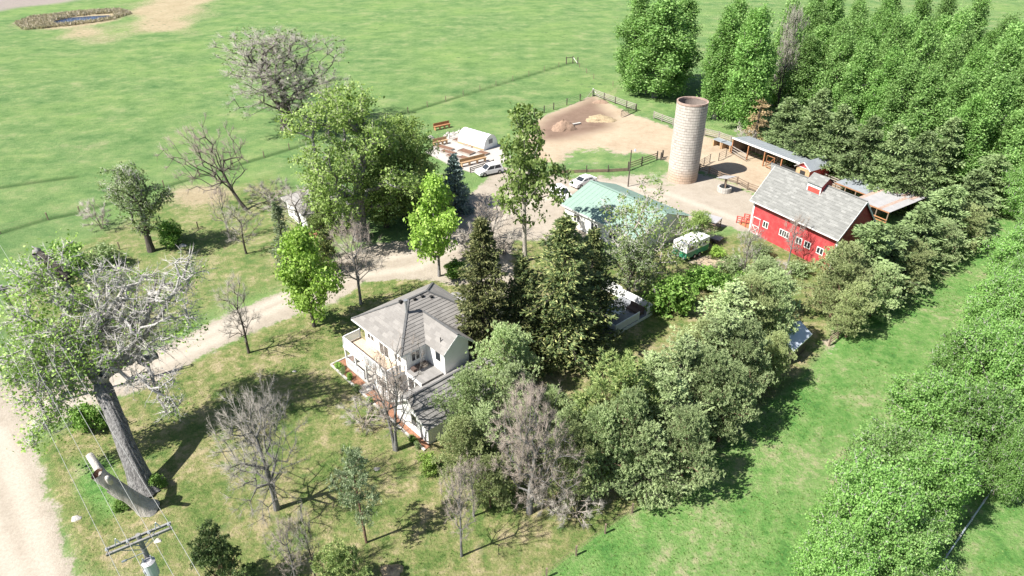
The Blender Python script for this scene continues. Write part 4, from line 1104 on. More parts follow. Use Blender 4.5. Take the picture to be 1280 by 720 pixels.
m.build('rim', M['rust'], t)

# ---- long open-fronted stock shed with its red gabled end
t = thing('stock_shed', 'long low open fronted shed with grey metal roof beside the conifers', 'shed', (*bw(-23.8, 21.4), 0), BA)
LS = 14.6
for k in range(15):
    MB().face([(k * LS / 15 + .01, -.3, 3.05), ((k + 1) * LS / 15 - .01, -.3, 3.05), ((k + 1) * LS / 15 - .01, 4.1, 2.5), (k * LS / 15 + .01, 4.1, 2.5)]).box(k * LS / 15, k * LS / 15 + .05, -.3, -.28, 2.98, 3.1).build('roof_sheet', M['metal'], t)
MB().box(0, LS, -.36, -.31, 2.82, 3.1).build('fascia', M['trim'], t)
MB().box(0, LS, 4.0, 4.08, 0, 2.48).box(0, .06, 0, 4.0, 0, 2.5).build('rear_wall', M['wood'], t)
for k in range(5): MB().box(k * LS / 4 - .09, k * LS / 4 + .09, -.1, .1, 0, 2.95).build('post', M['redwood'], t)
MB().box(10.0, 14.5, .12, .18, 0.05, 1.5).build('wire_panel', M['dark'], t)
for z in (.5, .95, 1.4):
    MB().bar((0.2, -.15, z), (4.4, -1.1, z), .05, .14).build('rail', M['oldwood'], t)
g = bpy.data.objects.new('gate', None); C.objects.link(g); g.parent = t
for a, b in (((8.0, .2), (8.0, 2.2)), ((9.6, .2), (9.6, 2.2)), ((8.0, 2.2), (9.6, 2.2)), ((8.0, .25), (9.6, .25)), ((8.0, .25), (9.6, 2.2)), ((8.0, 1.2), (9.6, 1.2))):
    MB().bar((a[0], -.14, a[1]), (b[0], -.14, b[1]), .06, .16, (0, 1, 0)).build('gate_board', M['redwood'], g)
MB().box(10.8, 13.4, -1.3, -.5, .02, .6).box(10.8, 13.4, -1.36, -1.3, .02, .75).build('feed_trough', M['newwood'], t)
t = thing('coop', 'small red gabled coop with wood door frame at the end of the long shed', 'shed', (*bw(-9.4, 20.9), 0), BA)
m = MB(); m.face([(0, 0, 0), (2.6, 0, 0), (2.6, 0, 2.7), (1.3, 0, 3.6), (0, 0, 2.7)]); m.face([(2.6, 0, 0), (2.6, 5, 0), (2.6, 5, 2.7), (2.6, 0, 2.7)]); m.face([(0, 5, 0), (0, 0, 0), (0, 0, 2.7), (0, 5, 2.7)]); m.face([(2.6, 5, 0), (0, 5, 0), (0, 5, 2.7), (1.3, 5, 3.6), (2.6, 5, 2.7)]); m.build('wall', M['barn'], t)
m = MB()
for s in (-1, 1): m.face([(1.3 + s * 1.6, -.3, 2.55), (1.3 + s * 1.6, 5.2, 2.55), (1.3, 5.2, 3.72), (1.3, -.3, 3.72)][::s])
m.build('roof', M['metal'], t)
m = MB()
for s in (-1, 1): m.bar((1.3 + s * 1.55, -.33, 2.5), (1.3, -.33, 3.62), .05, .18, (0, 1, 0))
m.bar((-.1, -.03, 2.62), (2.7, -.03, 2.62), .05, .14, (0, 1, 0)); m.build('barge_board', M['trim'], t)
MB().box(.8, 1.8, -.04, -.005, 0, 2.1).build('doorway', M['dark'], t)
m = MB(); m.box(.0, .78, -.06, -.003, 0, 2.5).box(1.82, 2.6, -.06, -.003, 0, 2.5).box(.78, 1.82, -.06, -.003, 2.12, 2.5); m.build('door_frame', M['newwood'], t)

# ---- two metal shelters behind the barn
def shelter(label, pts, zf, zb, nsh, rusty, allpale=False):
    """pts: local barn-frame rectangle x0,x1,y0,y1; front eave at y0"""
    x0, x1, y0, y1 = pts
    t = thing('metal_shelter', label, 'shed', (*bw(x0, y0), 0), BA); Lx, Ly = x1 - x0, y1 - y0
    r = random.Random(3)
    for k in range(nsh):
        a, b = k * Lx / nsh, (k + 1) * Lx / nsh
        MB().face([(a, 0, zf + .002 * (k % 2)), (b + .06, 0, zf + .002 * (k % 2)), (b + .06, Ly * .72, zf + (zb - zf) * .72), (a, Ly * .72, zf + (zb - zf) * .72)]).box(a, a + .05, 0, Ly * .72, zf - .03, zf + .0).build('roof_sheet', M['metal_w'] if (allpale and k % 2) else (M['rust'] if (allpale and rusty and k % 3 == 0) else M['metal' if not allpale else 'metal_w']), t)
        MB().face([(a, Ly * .7, zf + (zb - zf) * .7 + .03), (b + .05, Ly * .7, zf + (zb - zf) * .7 + .03), (b + .05, Ly, zb + .03), (a, Ly, zb + .03)]).build('roof_sheet', M['rust'] if (rusty and k % 2) else M['metal_w'], t)
    for x in np.linspace(.1, Lx - .1, 4):
        for y, z in ((.1, zf), (Ly - .1, zb)): MB().box(x - .07, x + .07, y - .07, y + .07, 0, z - .04).build('post', M['wood'], t)
    MB().box(0, Lx, Ly - .05, Ly, 0, zb - .08).build('rear_wall', M['wood'], t)
    MB().bar((0, 0.02, zf - .1), (Lx, 0.02, zf - .1), .06, .16).build('beam', M['redwood'], t)
    for z in (.4, .8, 1.2): MB().bar((0, -.05, z), (Lx, -.05, z), .05, .14).build('rail', M['redwood'], t)
    return t
shelter('low stock shelter with grey metal roof streaked by rusty sheets behind the barn', (-2.0, 3.6, 20.8, 26.4), 2.3, 2.7, 7, True)
shelter('pale ribbed metal shelter roof with thin rusty stripes beside the pines', (3.7, 9.3, 17.6, 26.6), 2.45, 2.75, 9, True, True)
t = thing('blue_tarp_stack', 'bundle under a blue tarp beneath the metal shelter', 'tarp', (*bw(-1.2, 20.3), 0), BA)
MB().prism([(0, 0), (1.1, 0), (1.0, .7), (.55, .95), (.1, .7)], 0, 1.6).build('tarp', plain('blue_tarp', (.06, .16, .45), .5, .2), t)
MB().bar((.3, -.03, .3), (1.3, -.03, .3), .04).build('rope', M['wire'], t)

# ---- workshop with sea-green metal roof
WO = G(701, 255, 2.8); WA = R(-51); ww = lambda x, y: (WO[0] + x * math.cos(WA) - y * math.sin(WA), WO[1] + x * math.sin(WA) + y * math.cos(WA))
t = thing('workshop', 'long white workshop with pale sea green metal gable roof', 'building', (WO[0], WO[1], 0), WA)
WL, WD, we, wr = 14.6, 11.6, 2.8, 4.9
m = MB(); wi = .45
m.face([(wi, wi, -.1), (WL - wi, wi, -.1), (WL - wi, wi, we + .1), (wi, wi, we + .1)]); m.face([(WL - wi, WD - wi, -.1), (wi, WD - wi, -.1), (wi, WD - wi, we + .1), (WL - wi, WD - wi, we + .1)])
for x, s in ((wi, -1), (WL - wi, 1)): m.face([(x, wi, -.1), (x, WD - wi, -.1), (x, WD - wi, we + .1), (x, WD / 2, wr - .15), (x, wi, we + .1)][::s])
m.build('wall', M['house'], t)
ro = bpy.data.objects.new('roof', None); C.objects.link(ro); ro.parent = t
rx0 = 0.0
for k in range(18):
    a, b = WL * k / 18, WL * (k + 1) / 18
    for s in (0, 1):
        ye = 0 if s == 0 else WD
        q = MB(); q.face([(a, ye, we), (b, ye, we), (b, WD / 2, wr), (a, WD / 2, wr)] if s == 0 else [(b, ye, we), (a, ye, we), (a, WD / 2, wr), (b, WD / 2, wr)])
        q.bar((a, ye, we + .01), (a, WD / 2, wr + .01), .03, .03); q.build('roof_panel', M['greenroof'], ro)
MB().bar((0, WD / 2, wr + .05), (WL, WD / 2, wr + .05), .4, .05).build('ridge_cap', M['greenroof'], ro)
MB().box(0, WL, -.04, -.003, we - .18, we - .01).build('fascia', M['trim'], t)
for cx in (3, 6.5, 10): window(t, cx, 1.0, 2.0, 1.2, wi, '-y', 2)
MB().box(wi - .05, wi - .003, 2.2, 5.0, 0, 2.4).build('garage_door', M['trim'], t); MB().box(wi - .05, wi - .003, 6.4, 9.2, 0, 2.4).build('garage_door', M['trim'], t)
for k in range(3): MB().box(.1, .22, 2 + k * 3.6, 2.12 + k * 3.6, 0, we - .02).build('post', M['trim'], t)

# ---- cottage under the big green cottonwood
c0 = G(386, 290); CA = R(-52)
t = thing('cottage', 'small white cottage with grey roof half hidden under the big green cottonwood', 'cottage', (c0[0], c0[1], 0), CA)
m = MB(); cl, cd = 7.2, 8.2
for a, b in (((-cl, 0), (0, 0)), ((0, 0), (0, cd)), ((0, cd), (-cl, cd)), ((-cl, cd), (-cl, 0))): m.face([(*a, -.1), (*b, -.1), (*b, 2.75), (*a, 2.75)])
m.build('wall', M['house'], t)
hip_roof(t, -cl - .5, .5, -.5, cd + .5, 2.8, 4.9, 3.2, 5.0, 'y', 8, M['shingle_w'], M['ridge'])
window(t, 2.2, 1.0, 2.1, 1.0, 0, '+x', 2); window(t, 5.6, 1.0, 2.1, 1.2, 0, '+x', 2); window(t, -3.6, 1.0, 2.1, 1.2, 0, '-y', 2)
MB().box(.0, .05, 3.4, 4.3, .1, 2.2).build('door', M['trim'], t); MB().box(0.9, 1.02, 3.9, 4.02, 0, 2.7).build('porch_post', M['trim'], t)
MB().box(-2.6, -2.0, 3.0, 3.6, 3.6, 5.3).build('chimney', M['stone'], t)
o = MB().face([(.2, -.6, .05), (2.2, -.6, .05), (2.4, 3.0, .05), (.2, 3.0, .05)]).build('mulch_bed', M['mulch']); o.location = (c0[0], c0[1], 0); o.rotation_euler = (0, 0, CA); o['kind'] = 'structure'

# ---- little blue-grey roofed shed among the junipers
b0 = G(992, 438, 2.2); b1 = G(1018, 414, 2.2); an = math.atan2(b1[1] - b0[1], b1[0] - b0[0])
t = thing('garden_shed', 'small shed with pale blue grey roof tucked behind the juniper row', 'shed', (b0[0], b0[1], 0), an)
m = MB(); m.face([(.2, .2, 0), (4.0, .2, 0), (4.0, .2, 2.2), (.2, .2, 2.2)]); m.face([(4, 2.8, 0), (.2, 2.8, 0), (.2, 2.8, 2.2), (4, 2.8, 2.2)])
m.face([(4, .2, 0), (4, 2.8, 0), (4, 2.8, 2.2), (4, 1.5, 3.0), (4, .2, 2.2)]); m.face([(.2, 2.8, 0), (.2, .2, 0), (.2, .2, 2.2), (.2, 1.5, 3.0), (.2, 2.8, 2.2)]); m.build('wall', M['darkwood'], t)
m = MB(); m.face([(0, 0, 2.1), (4.3, 0, 2.1), (4.3, 1.5, 3.08), (0, 1.5, 3.08)]); m.face([(4.3, 3, 2.1), (0, 3, 2.1), (0, 1.5, 3.08), (4.3, 1.5, 3.08)]); m.build('roof', M['blueroof'], t)
MB().box(0, 4.3, -.03, -.002, 1.95, 2.12).build('fascia', M['rail'], t)

# ------------------------------------------------------------------ fences
def fence(name, label, pts, n_post=None, h=1.3, rails=(0.45, 0.8, 1.15), post=0.14, railw=(0.05, 0.14), mp='wood', mr='wood', sp=2.6, tube_rail=False, cat='fence', group=None):
    """posts along a ground line given by world points, with rails between neighbouring posts"""
    pts = [np.array(p[:2], float) for p in pts]; o = pts[0]
    t = thing(name, label, cat, (o[0], o[1], gz(*o)), 0, group)
    pm = MB().box(-post / 2, post / 2, -post / 2, post / 2, -.2, h).mesh('post', M[mp])
    Q_ = []
    for a, b in zip(pts[:-1], pts[1:]):
        L = np.linalg.norm(b - a); k = max(1, round(L / sp)); Q_ += [a + (b - a) * i / k for i in range(k)]
    Q_.append(pts[-1])
    for q in Q_: link('post', pm, t, (q[0] - o[0], q[1] - o[1], gz(*q) - gz(*o)))
    for a, b in zip(Q_[:-1], Q_[1:]):
        za, zb = gz(*a) - gz(*o), gz(*b) - gz(*o)
        for z in rails:
            m = MB(); A, B = (*(a - o), za + z), (*(b - o), zb + z)
            if tube_rail: m.tube(A, B, railw[0], n=5, cap=False)
            else: m.bar(A, B, railw[0], railw[1])
            m.build('rail', M[mr], t)
    return t
g = lambda *ps: [G(*p) for p in ps]
fence('post_fence', 'dark posts and thin rails along the upper pasture edge of the corral', g((668, 144.5), (692, 137), (708.5, 131.5), (725, 126), (741, 120.5)), h=1.5, mp='darkwood', mr='oldwood', rails=(.5, .9, 1.3), railw=(.02, .02), tube_rail=True, sp=3.4, post=.2)
fence('rail_fence', 'pale grey pipe rail fence from the corral corner down to the open gate', g((741, 119.5), (755, 125), (769, 130), (783, 135), (795, 139)), h=1.55, mp='darkwood', mr='oldwood', sp=2.9, rails=(.4, .75, 1.1, 1.42), post=.2)
t = thing('farm_gate', 'open tubular metal farm gate swung into the dirt corral', 'gate', (*G(794, 139)[:2], 0), 0)
a, b = G(794, 139), G(776, 147); d = b - a
for z in (.25, .55, .85, 1.15, 1.4): MB().tube((0, 0, z), (d[0], d[1], z), .04, n=6).build('bar', M['darkwood'], t)
for u in (0, .5, 1): MB().bar((d[0] * u, d[1] * u, .2), (d[0] * u, d[1] * u, 1.45), .06).build('upright', M['darkwood'], t)
MB().bar((0, 0, .25), (d[0], d[1], 1.4), .05).build('brace', M['darkwood'], t)
t = thing('corner_brace', 'white painted corner brace posts where the corral fences meet', 'fence post', (*G(741, 120)[:2], 0), 0)
MB().box(-.12, .12, -.12, .12, -.1, 1.7).build('post', M['trim'], t); MB().bar((0, 0, 1.4), (1.5, -.9, .05), .12).build('brace', M['trim'], t); MB().bar((0, 0, 1.3), (-1.3, -.7, .05), .1).build('brace', M['oldwood'], t)
fence('rail_fence', 'pale board fence in the grass between the poplars and the silo', g((817, 148), (827, 152), (841, 157), (853, 161)), h=1.5, mp='oldwood', mr='oldwood', sp=2.6, rails=(.4, .75, 1.1, 1.4), post=.2)
fence('rail_fence', 'grey board fence from behind the silo to the end of the long shed', g((864, 165), (880, 169.5), (898, 174), (913, 179.5)), h=1.5, mp='oldwood', mr='oldwood', sp=3.0, rails=(.4, .75, 1.1, 1.4), post=.26)
fence('wire_fence', 'dark post and wire fence with low brown boards beside the green corral patch', g((692, 216), (706, 216.5), (733, 215.5), (760, 215), (785, 213.5)), h=1.3, mp='darkwood', mr='wood', sp=3.4, rails=(.18, .42), railw=(.06, .26), post=.15)
fence('rail_fence', 'brown rail fence running from the tall lamp post towards the silo', g((785, 213), (802, 206.5), (821, 199.5)), h=1.6, mp='darkwood', mr='wood', sp=3.0, rails=(.45, .85, 1.25), post=.2)
fence('stub_fence', 'short stub of dark fence posts with rails beside the silo foot', g((826, 200), (828, 197)), h=1.4, mp='darkwood', mr='darkwood', sp=2, post=.24)
fence('rail_fence', 'brown three rail fence between the silo and the red barn', g((874, 213.5), (886, 217), (899, 223.5), (921, 230), (934, 237), (950, 243)), h=1.3, mp='wood', mr='wood', sp=2.8, post=.2)
fence('pipe_gate', 'dark tubular gate panel standing in the shadow beside the silo', g((872, 212), (887, 203)), h=1.6, mp='darkwood', mr='darkwood', sp=2.0, rails=(.3, .6, .9, 1.2, 1.5), railw=(.03, .03), tube_rail=True, cat='gate', post=.1)
fence('pipe_gate', 'thin metal gate panel near the two loafing boxes of the corral', g((898, 201), (916, 192)), h=1.5, mp='darkwood', mr='darkwood', sp=2.2, rails=(.3, .7, 1.1, 1.45), railw=(.025, .03), tube_rail=True, cat='gate', post=.1)
fence('field_fence', 'brown rail fence at the field edge beside the juniper row', g((1036, 432), (1047, 423), (1059, 412), (1071, 400)), h=1.3, mp='wood', mr='wood', sp=2.2, rails=(.4, .8, 1.15), railw=(.05, .1))
fence('stack_yard_fence', 'pale rail fence between the red coop and the metal shelter', [bw(-6.4, 24.5), bw(-1.0, 24.2)], h=1.5, mp='oldwood', mr='oldwood', sp=2.4, rails=(.35, .7, 1.05, 1.4))
fence('yard_fence', 'dark rails in front of the metal shelters behind the barn roof', [bw(-3.2, 17.2), bw(1.2, 17.4)], h=1.5, mp='darkwood', mr='wood', sp=2.2, rails=(.5, .95, 1.4))
def wirefence(label, pts, sp, h=1.15, wires=(.4, .75, 1.1)):
    pts = [np.array(p[:2], float) for p in pts]; o = pts[0]; t = thing('wire_fence', label, 'fence', (o[0], o[1], gz(*o)), 0)
    pm = MB().box(-.06, .06, -.06, .06, -.2, h + .08).mesh('post', M['wood']); Q_ = []
    for a, b in zip(pts[:-1], pts[1:]):
        k = max(1, round(np.linalg.norm(b - a) / sp)); Q_ += [a + (b - a) * i / k for i in range(k)]
    Q_.append(pts[-1])
    for q in Q_: link('post', pm, t, (q[0] - o[0], q[1] - o[1], gz(*q) - gz(*o)))
    for z in wires:
        m = MB()
        for a, b in zip(Q_[:-1], Q_[1:]): m.tube((*(a - o), gz(*a) - gz(*o) + z), (*(b - o), gz(*b) - gz(*o) + z), .008, n=3, cap=False)
        m.build('wire', M['wood'], t)
wirefence('long wire fence crossing the green pasture above the farmyard', g((-60, 305), (0, 291), (60, 274), (100, 266), (205, 233), (330, 196), (420, 168), (510, 140), (620, 107), (716, 78)), 6.0)
wirefence('wire fence dropping from the pasture corner post to the corral corner', g((716, 78), (742, 99), (766, 108)), 6.0)
wirefence('low wire fence along the lawn edge at the bright green strip', g((683, 722), (720, 694), (790, 641), (850, 596)), 4.0, 1.0, (.5, .95))
wirefence('old wire fence by the bare poplar between dry patch and yard', g((150, 312), (215, 293), (248, 286)), 4.5, 1.1, (.6, 1.05))
t = thing('brace_post', 'wooden corner brace posts of the pasture fence standing in open grass', 'fence post', (*G(716, 79)[:2], gz(*G(716, 79)[:2])), 0)
for x, y in ((0, 0), (-1.8, -.8), (1.2, -1.2)): MB().box(x - .12, x + .12, y - .12, y + .12, -.2, 1.9).build('post', M['darkwood'], t)
MB().bar((0, 0, 1.6), (-1.8, -.8, 1.6), .12).build('rail', M['darkwood'], t); MB().bar((0, 0, 1.6), (1.2, -1.2, .3), .1).build('rail', M['trim'], t)

# ------------------------------------------------------------------ yard things
# well with little roof
p = G(905, 239); t = thing('stock_well', 'round stone stock tank with pale tilted roof panel by the rail fence', 'well', (p[0], p[1], 0), BA)
m = MB()
for i in range(18):
    a0, a1 = i * 6.2832 / 18, (i + .94) * 6.2832 / 18
    for k in range(2):
        z0, z1 = k * .42, k * .42 + .39; c0, s0, c1, s1 = math.cos(a0), math.sin(a0), math.cos(a1), math.sin(a1); ro_, ri_ = 1.12, .86
        q = MB(); q.face([(c0 * ro_, s0 * ro_, z0), (c1 * ro_, s1 * ro_, z0), (c1 * ro_, s1 * ro_, z1), (c0 * ro_, s0 * ro_, z1)]); q.face([(c1 * ri_, s1 * ri_, z0), (c0 * ri_, s0 * ri_, z0), (c0 * ri_, s0 * ri_, z1), (c1 * ri_, s1 * ri_, z1)])
        q.face([(c0 * ro_, s0 * ro_, z1), (c1 * ro_, s1 * ro_, z1), (c1 * ri_, s1 * ri_, z1), (c0 * ri_, s0 * ri_, z1)]); q.build('stone', M['concrete'], t)
for x, y in ((.5, -.4), (-.5, .5)): MB().box(x - .07, x + .07, y - .07, y + .07, 0, 2.35).build('post', M['wood'], t)
m = MB(); m.bar((-1.15, 0, 2.1), (1.15, 0, 2.75), 1.9, .08); m.build('roof', M['metal_w'], t); MB().tube((0, 0, .3), (0, 0, 1.2), .1, n=8).build('pump', M['darkwood'], t)
MB().tube((0, 0, .55), (0, 0, .58), .85, n=18).build('water', M['glass'], t)
# two small loafing boxes by the corral fence
for px, py, w_, lb in ((895, 184, 2.2, 'small open loafing box with pale flat roof nearest the silo'), (906, 188, 2.4, 'small open loafing box with grey flat roof beside the shed fence')):
    p = G(px, py); t = thing('loafing_box', lb, 'shelter', (p[0], p[1], 0), BA)
    MB().box(-w_ / 2, w_ / 2, .0, 1.5, 1.2, 1.28).build('roof', M['metal'], t); MB().box(-w_ / 2 + .05, w_ / 2 - .05, 1.4, 1.46, 0, 1.2).build('rear_wall', M['newwood'], t)
    for x in (-w_ / 2 + .05, w_ / 2 - .35): MB().box(x, x + .3, .05, 1.38, 0, 1.2).build('side_wall', M['newwood'], t)
# tall lamp post by the fence
p = G(785, 233); t = thing('yard_pole', 'tall thin dark pole with small lamp standing behind the green roof', 'pole', (p[0], p[1], 0), 0)
MB().tube((0, 0, -.2), (0, 0, 6.2), .11, .08, 8).build('shaft', M['darkwood'], t); MB().bar((0, 0, 6.0), (.5, -.2, 6.2), .05).build('arm', M['steel'], t); MB().tube((.55, -.22, 6.1), (.55, -.22, 6.45), .2, .1, 10).build('lamp_head', M['tank'], t)
# dung heap, hay heap, plank
def heap(name, label, px, py, rx, ry, h, mat, cat='heap', seed=1):
    p = G(px, py); r = np.random.default_rng(seed); n1, n2 = 9, 26; V_, F_ = [], []
    for i in range(n1):
        for j in range(n2):
            a = j * 6.2832 / n2; u = i / (n1 - 1); rad = (1 - u); z = h * (1 - rad ** 1.6) * (0.8 + 0.3 * r.random()) if i else -.12
            k = 1 + .16 * math.sin(a * 3 + seed) + .08 * r.normal()
            V_.append((math.cos(a) * rx * rad * k, math.sin(a) * ry * rad * k, z))
    for i in range(n1 - 1):
        for j in range(n2): F_.append((i * n2 + j, i * n2 + (j + 1) % n2, (i + 1) * n2 + (j + 1) % n2, (i + 1) * n2 + j))
    o = link(name, mesh_np(name, V_, np.array(F_), M[mat], smooth=False)); o.location = (p[0], p[1], gz(p[0], p[1])); tag(o, label, cat); return o
heap('earth_heap', 'dark brown earth heap on the upper side of the dirt corral', 704, 161, 2.6, 2.0, 1.8, 'dirtpile', seed=2)
heap('hay_heap', 'spread heap of straw and manure in the middle of the corral', 750, 149, 3.2, 2.6, .8, 'hay', seed=3)
heap('earth_heap', 'low reddish earth mound at the corral corner below the brace posts', 751, 128, 1.8, 1.4, .6, 'dirtpile', seed=4)
p = G(719, 156); t = thing('plank', 'pale concrete plank lying by the brown earth heap', 'plank', (p[0], p[1], 0), R(30)); MB().box(-1.3, 1.3, -.25, .25, .02, .3).build('slab', M['concrete'], t)

# ------------------------------------------------------------------ kitchen garden
GO = G(597, 180); GA = R(-40)
t = thing('hoop_greenhouse', 'white plastic hoop greenhouse beside the raised garden beds', 'greenhouse', (GO[0], GO[1], 0), GA)
m = MB(); hl, hr = 6.6, 1.9; K = 14; arc = [(math.cos(math.pi * i / K) * hr, math.sin(math.pi * i / K) * 2.5) for i in range(K + 1)]
for k in range(6):
    x0, x1 = -hl / 2 + k * hl / 6, -hl / 2 + (k + 1) * hl / 6; q = MB()
    for i in range(K): q.face([(x0, *arc[i]), (x1, *arc[i]), (x1, *arc[i + 1]), (x0, *arc[i + 1])])
    q.build('film_panel', M['poly'], t)
for k in range(7):
    x = -hl / 2 + k * hl / 6; q = MB()
    for i in range(K): q.bar((x, arc[i][0] * 1.01, arc[i][1] * 1.01), (x, arc[i + 1][0] * 1.01, arc[i + 1][1] * 1.01), .05)
    q.build('hoop', M['trim'], t)
for x, s in ((-hl / 2 + .03, -1), (hl / 2 - .03, 1)): MB().face([(x, *a) for a in (arc if s > 0 else arc[::-1])]).build('end_panel', M['poly'], t)
MB().box(hl / 2 + .0, hl / 2 + .05, -.5, .5, .9, 1.7).build('vent_flap', M['greydeck'], t); MB().box(-hl / 2, hl / 2, -hr - .06, -hr, 0, .35).build('base_board', M['newwood'], t); MB().box(-hl / 2, hl / 2, hr, hr + .06, 0, .35).build('base_board', M['newwood'], t)
beds = [(576.6, 177, 3.2, 1.5), (587, 182, 2.0, 1.2), (583, 190.5, 3.0, 1.6), (560.6, 191, 2.8, 1.3), (582, 199, 2.6, 1.3), (604, 192, 2.0, 1.2), (556, 185.5, 3.6, 1.3), (566, 196, 2.2, 1.2)]
BL = ['soil bed nearest the greenhouse end', 'small soil bed touching the greenhouse corner', 'dark square soil bed in the middle of the gravel garden', 'narrow soil bed above the blue spruce', 'soil bed just above the yellow lumber bench', 'soil bed beside the tall thin cottonwood', 'long soil bed along the upper garden edge', 'short soil bed between blue spruce and dark square bed']
for (px, py, a, b), lb in zip(beds, BL):
    p = G(px, py); t = thing('raised_bed', lb, 'garden bed', (p[0], p[1], 0), GA)
    MB().box(-a / 2, a / 2, -b / 2, b / 2, 0, .2).build('soil', M['soil'], t)
    for q in ((-a / 2 - .05, a / 2 + .05, -b / 2 - .055, -b / 2 - .003), (-a / 2 - .05, a / 2 + .05, b / 2 + .003, b / 2 + .055), (-a / 2 - .052, -a / 2 - .002, -b / 2, b / 2), (a / 2 + .002, a / 2 + .052, -b / 2, b / 2)): MB().box(*q, 0, .27).build('board', M['oldwood'], t)
def bench(name, label, px, py, ln, rot, mat, cat):
    p = G(px, py); t = thing(name, label, cat, (p[0], p[1], 0), rot)
    for y in (-.2, 0.05, .3): MB().box(-ln / 2, ln / 2, y - .1, y + .1, .72, .78).build('top_board', M[mat], t)
    for x in np.linspace(-ln / 2 + .2, ln / 2 - .2, 4): MB().box(x - .06, x + .06, -.25, .35, 0, .718).build('leg', M[mat], t)
    MB().box(-ln / 2, ln / 2, .36, .42, .3, 1.3).build('back_board', M[mat], t)
bench('timber_bench', 'long yellow lumber planter along the lower edge of the garden', 592, 205, 5.2, R(35), 'newwood', 'planter')
bench('timber_planter', 'yellow framed planter box at the upper corner of the garden', 551, 181, 3.0, R(35), 'newwood', 'planter')
bench('wooden_trough', 'long brown wooden trough standing in the grass above the garden', 553, 161, 3.6, R(35), 'redwood', 'trough')
fence('garden_fence', 'wire garden fence with dark posts on the upper side of the gravel beds', g((548, 178), (562, 173), (576, 168.5)), h=1.4, mp='darkwood', mr='wire', sp=2.2, rails=(.5, .95, 1.35), railw=(.015, .02), tube_rail=True, post=.1)
fence('garden_fence', 'low brown fence between garden gravel and the parked white car', g((588, 216), (604, 211), (617, 206)), h=1.0, mp='darkwood', mr='darkwood', sp=2.0, rails=(.3, .6, .9))
for k, (px, py, s) in enumerate([(560, 167, .5), (564, 169, .7), (567, 167, .55), (571, 166, .45), (557, 170, .5), (562, 171, .4), (538, 173, .8), (574, 164, .4)]):
    p = G(px, py); o = heap('garden_boulder', 'pinkish boulder in the row above the garden beds' if k != 6 else 'large pale boulder by the trees at the garden corner', px, py, s, s * .8, s * .8, 'palestone' if k % 2 else 'stone', 'boulder', 20 + k)
    if k != 6: o['group'] = 'boulders above the garden'

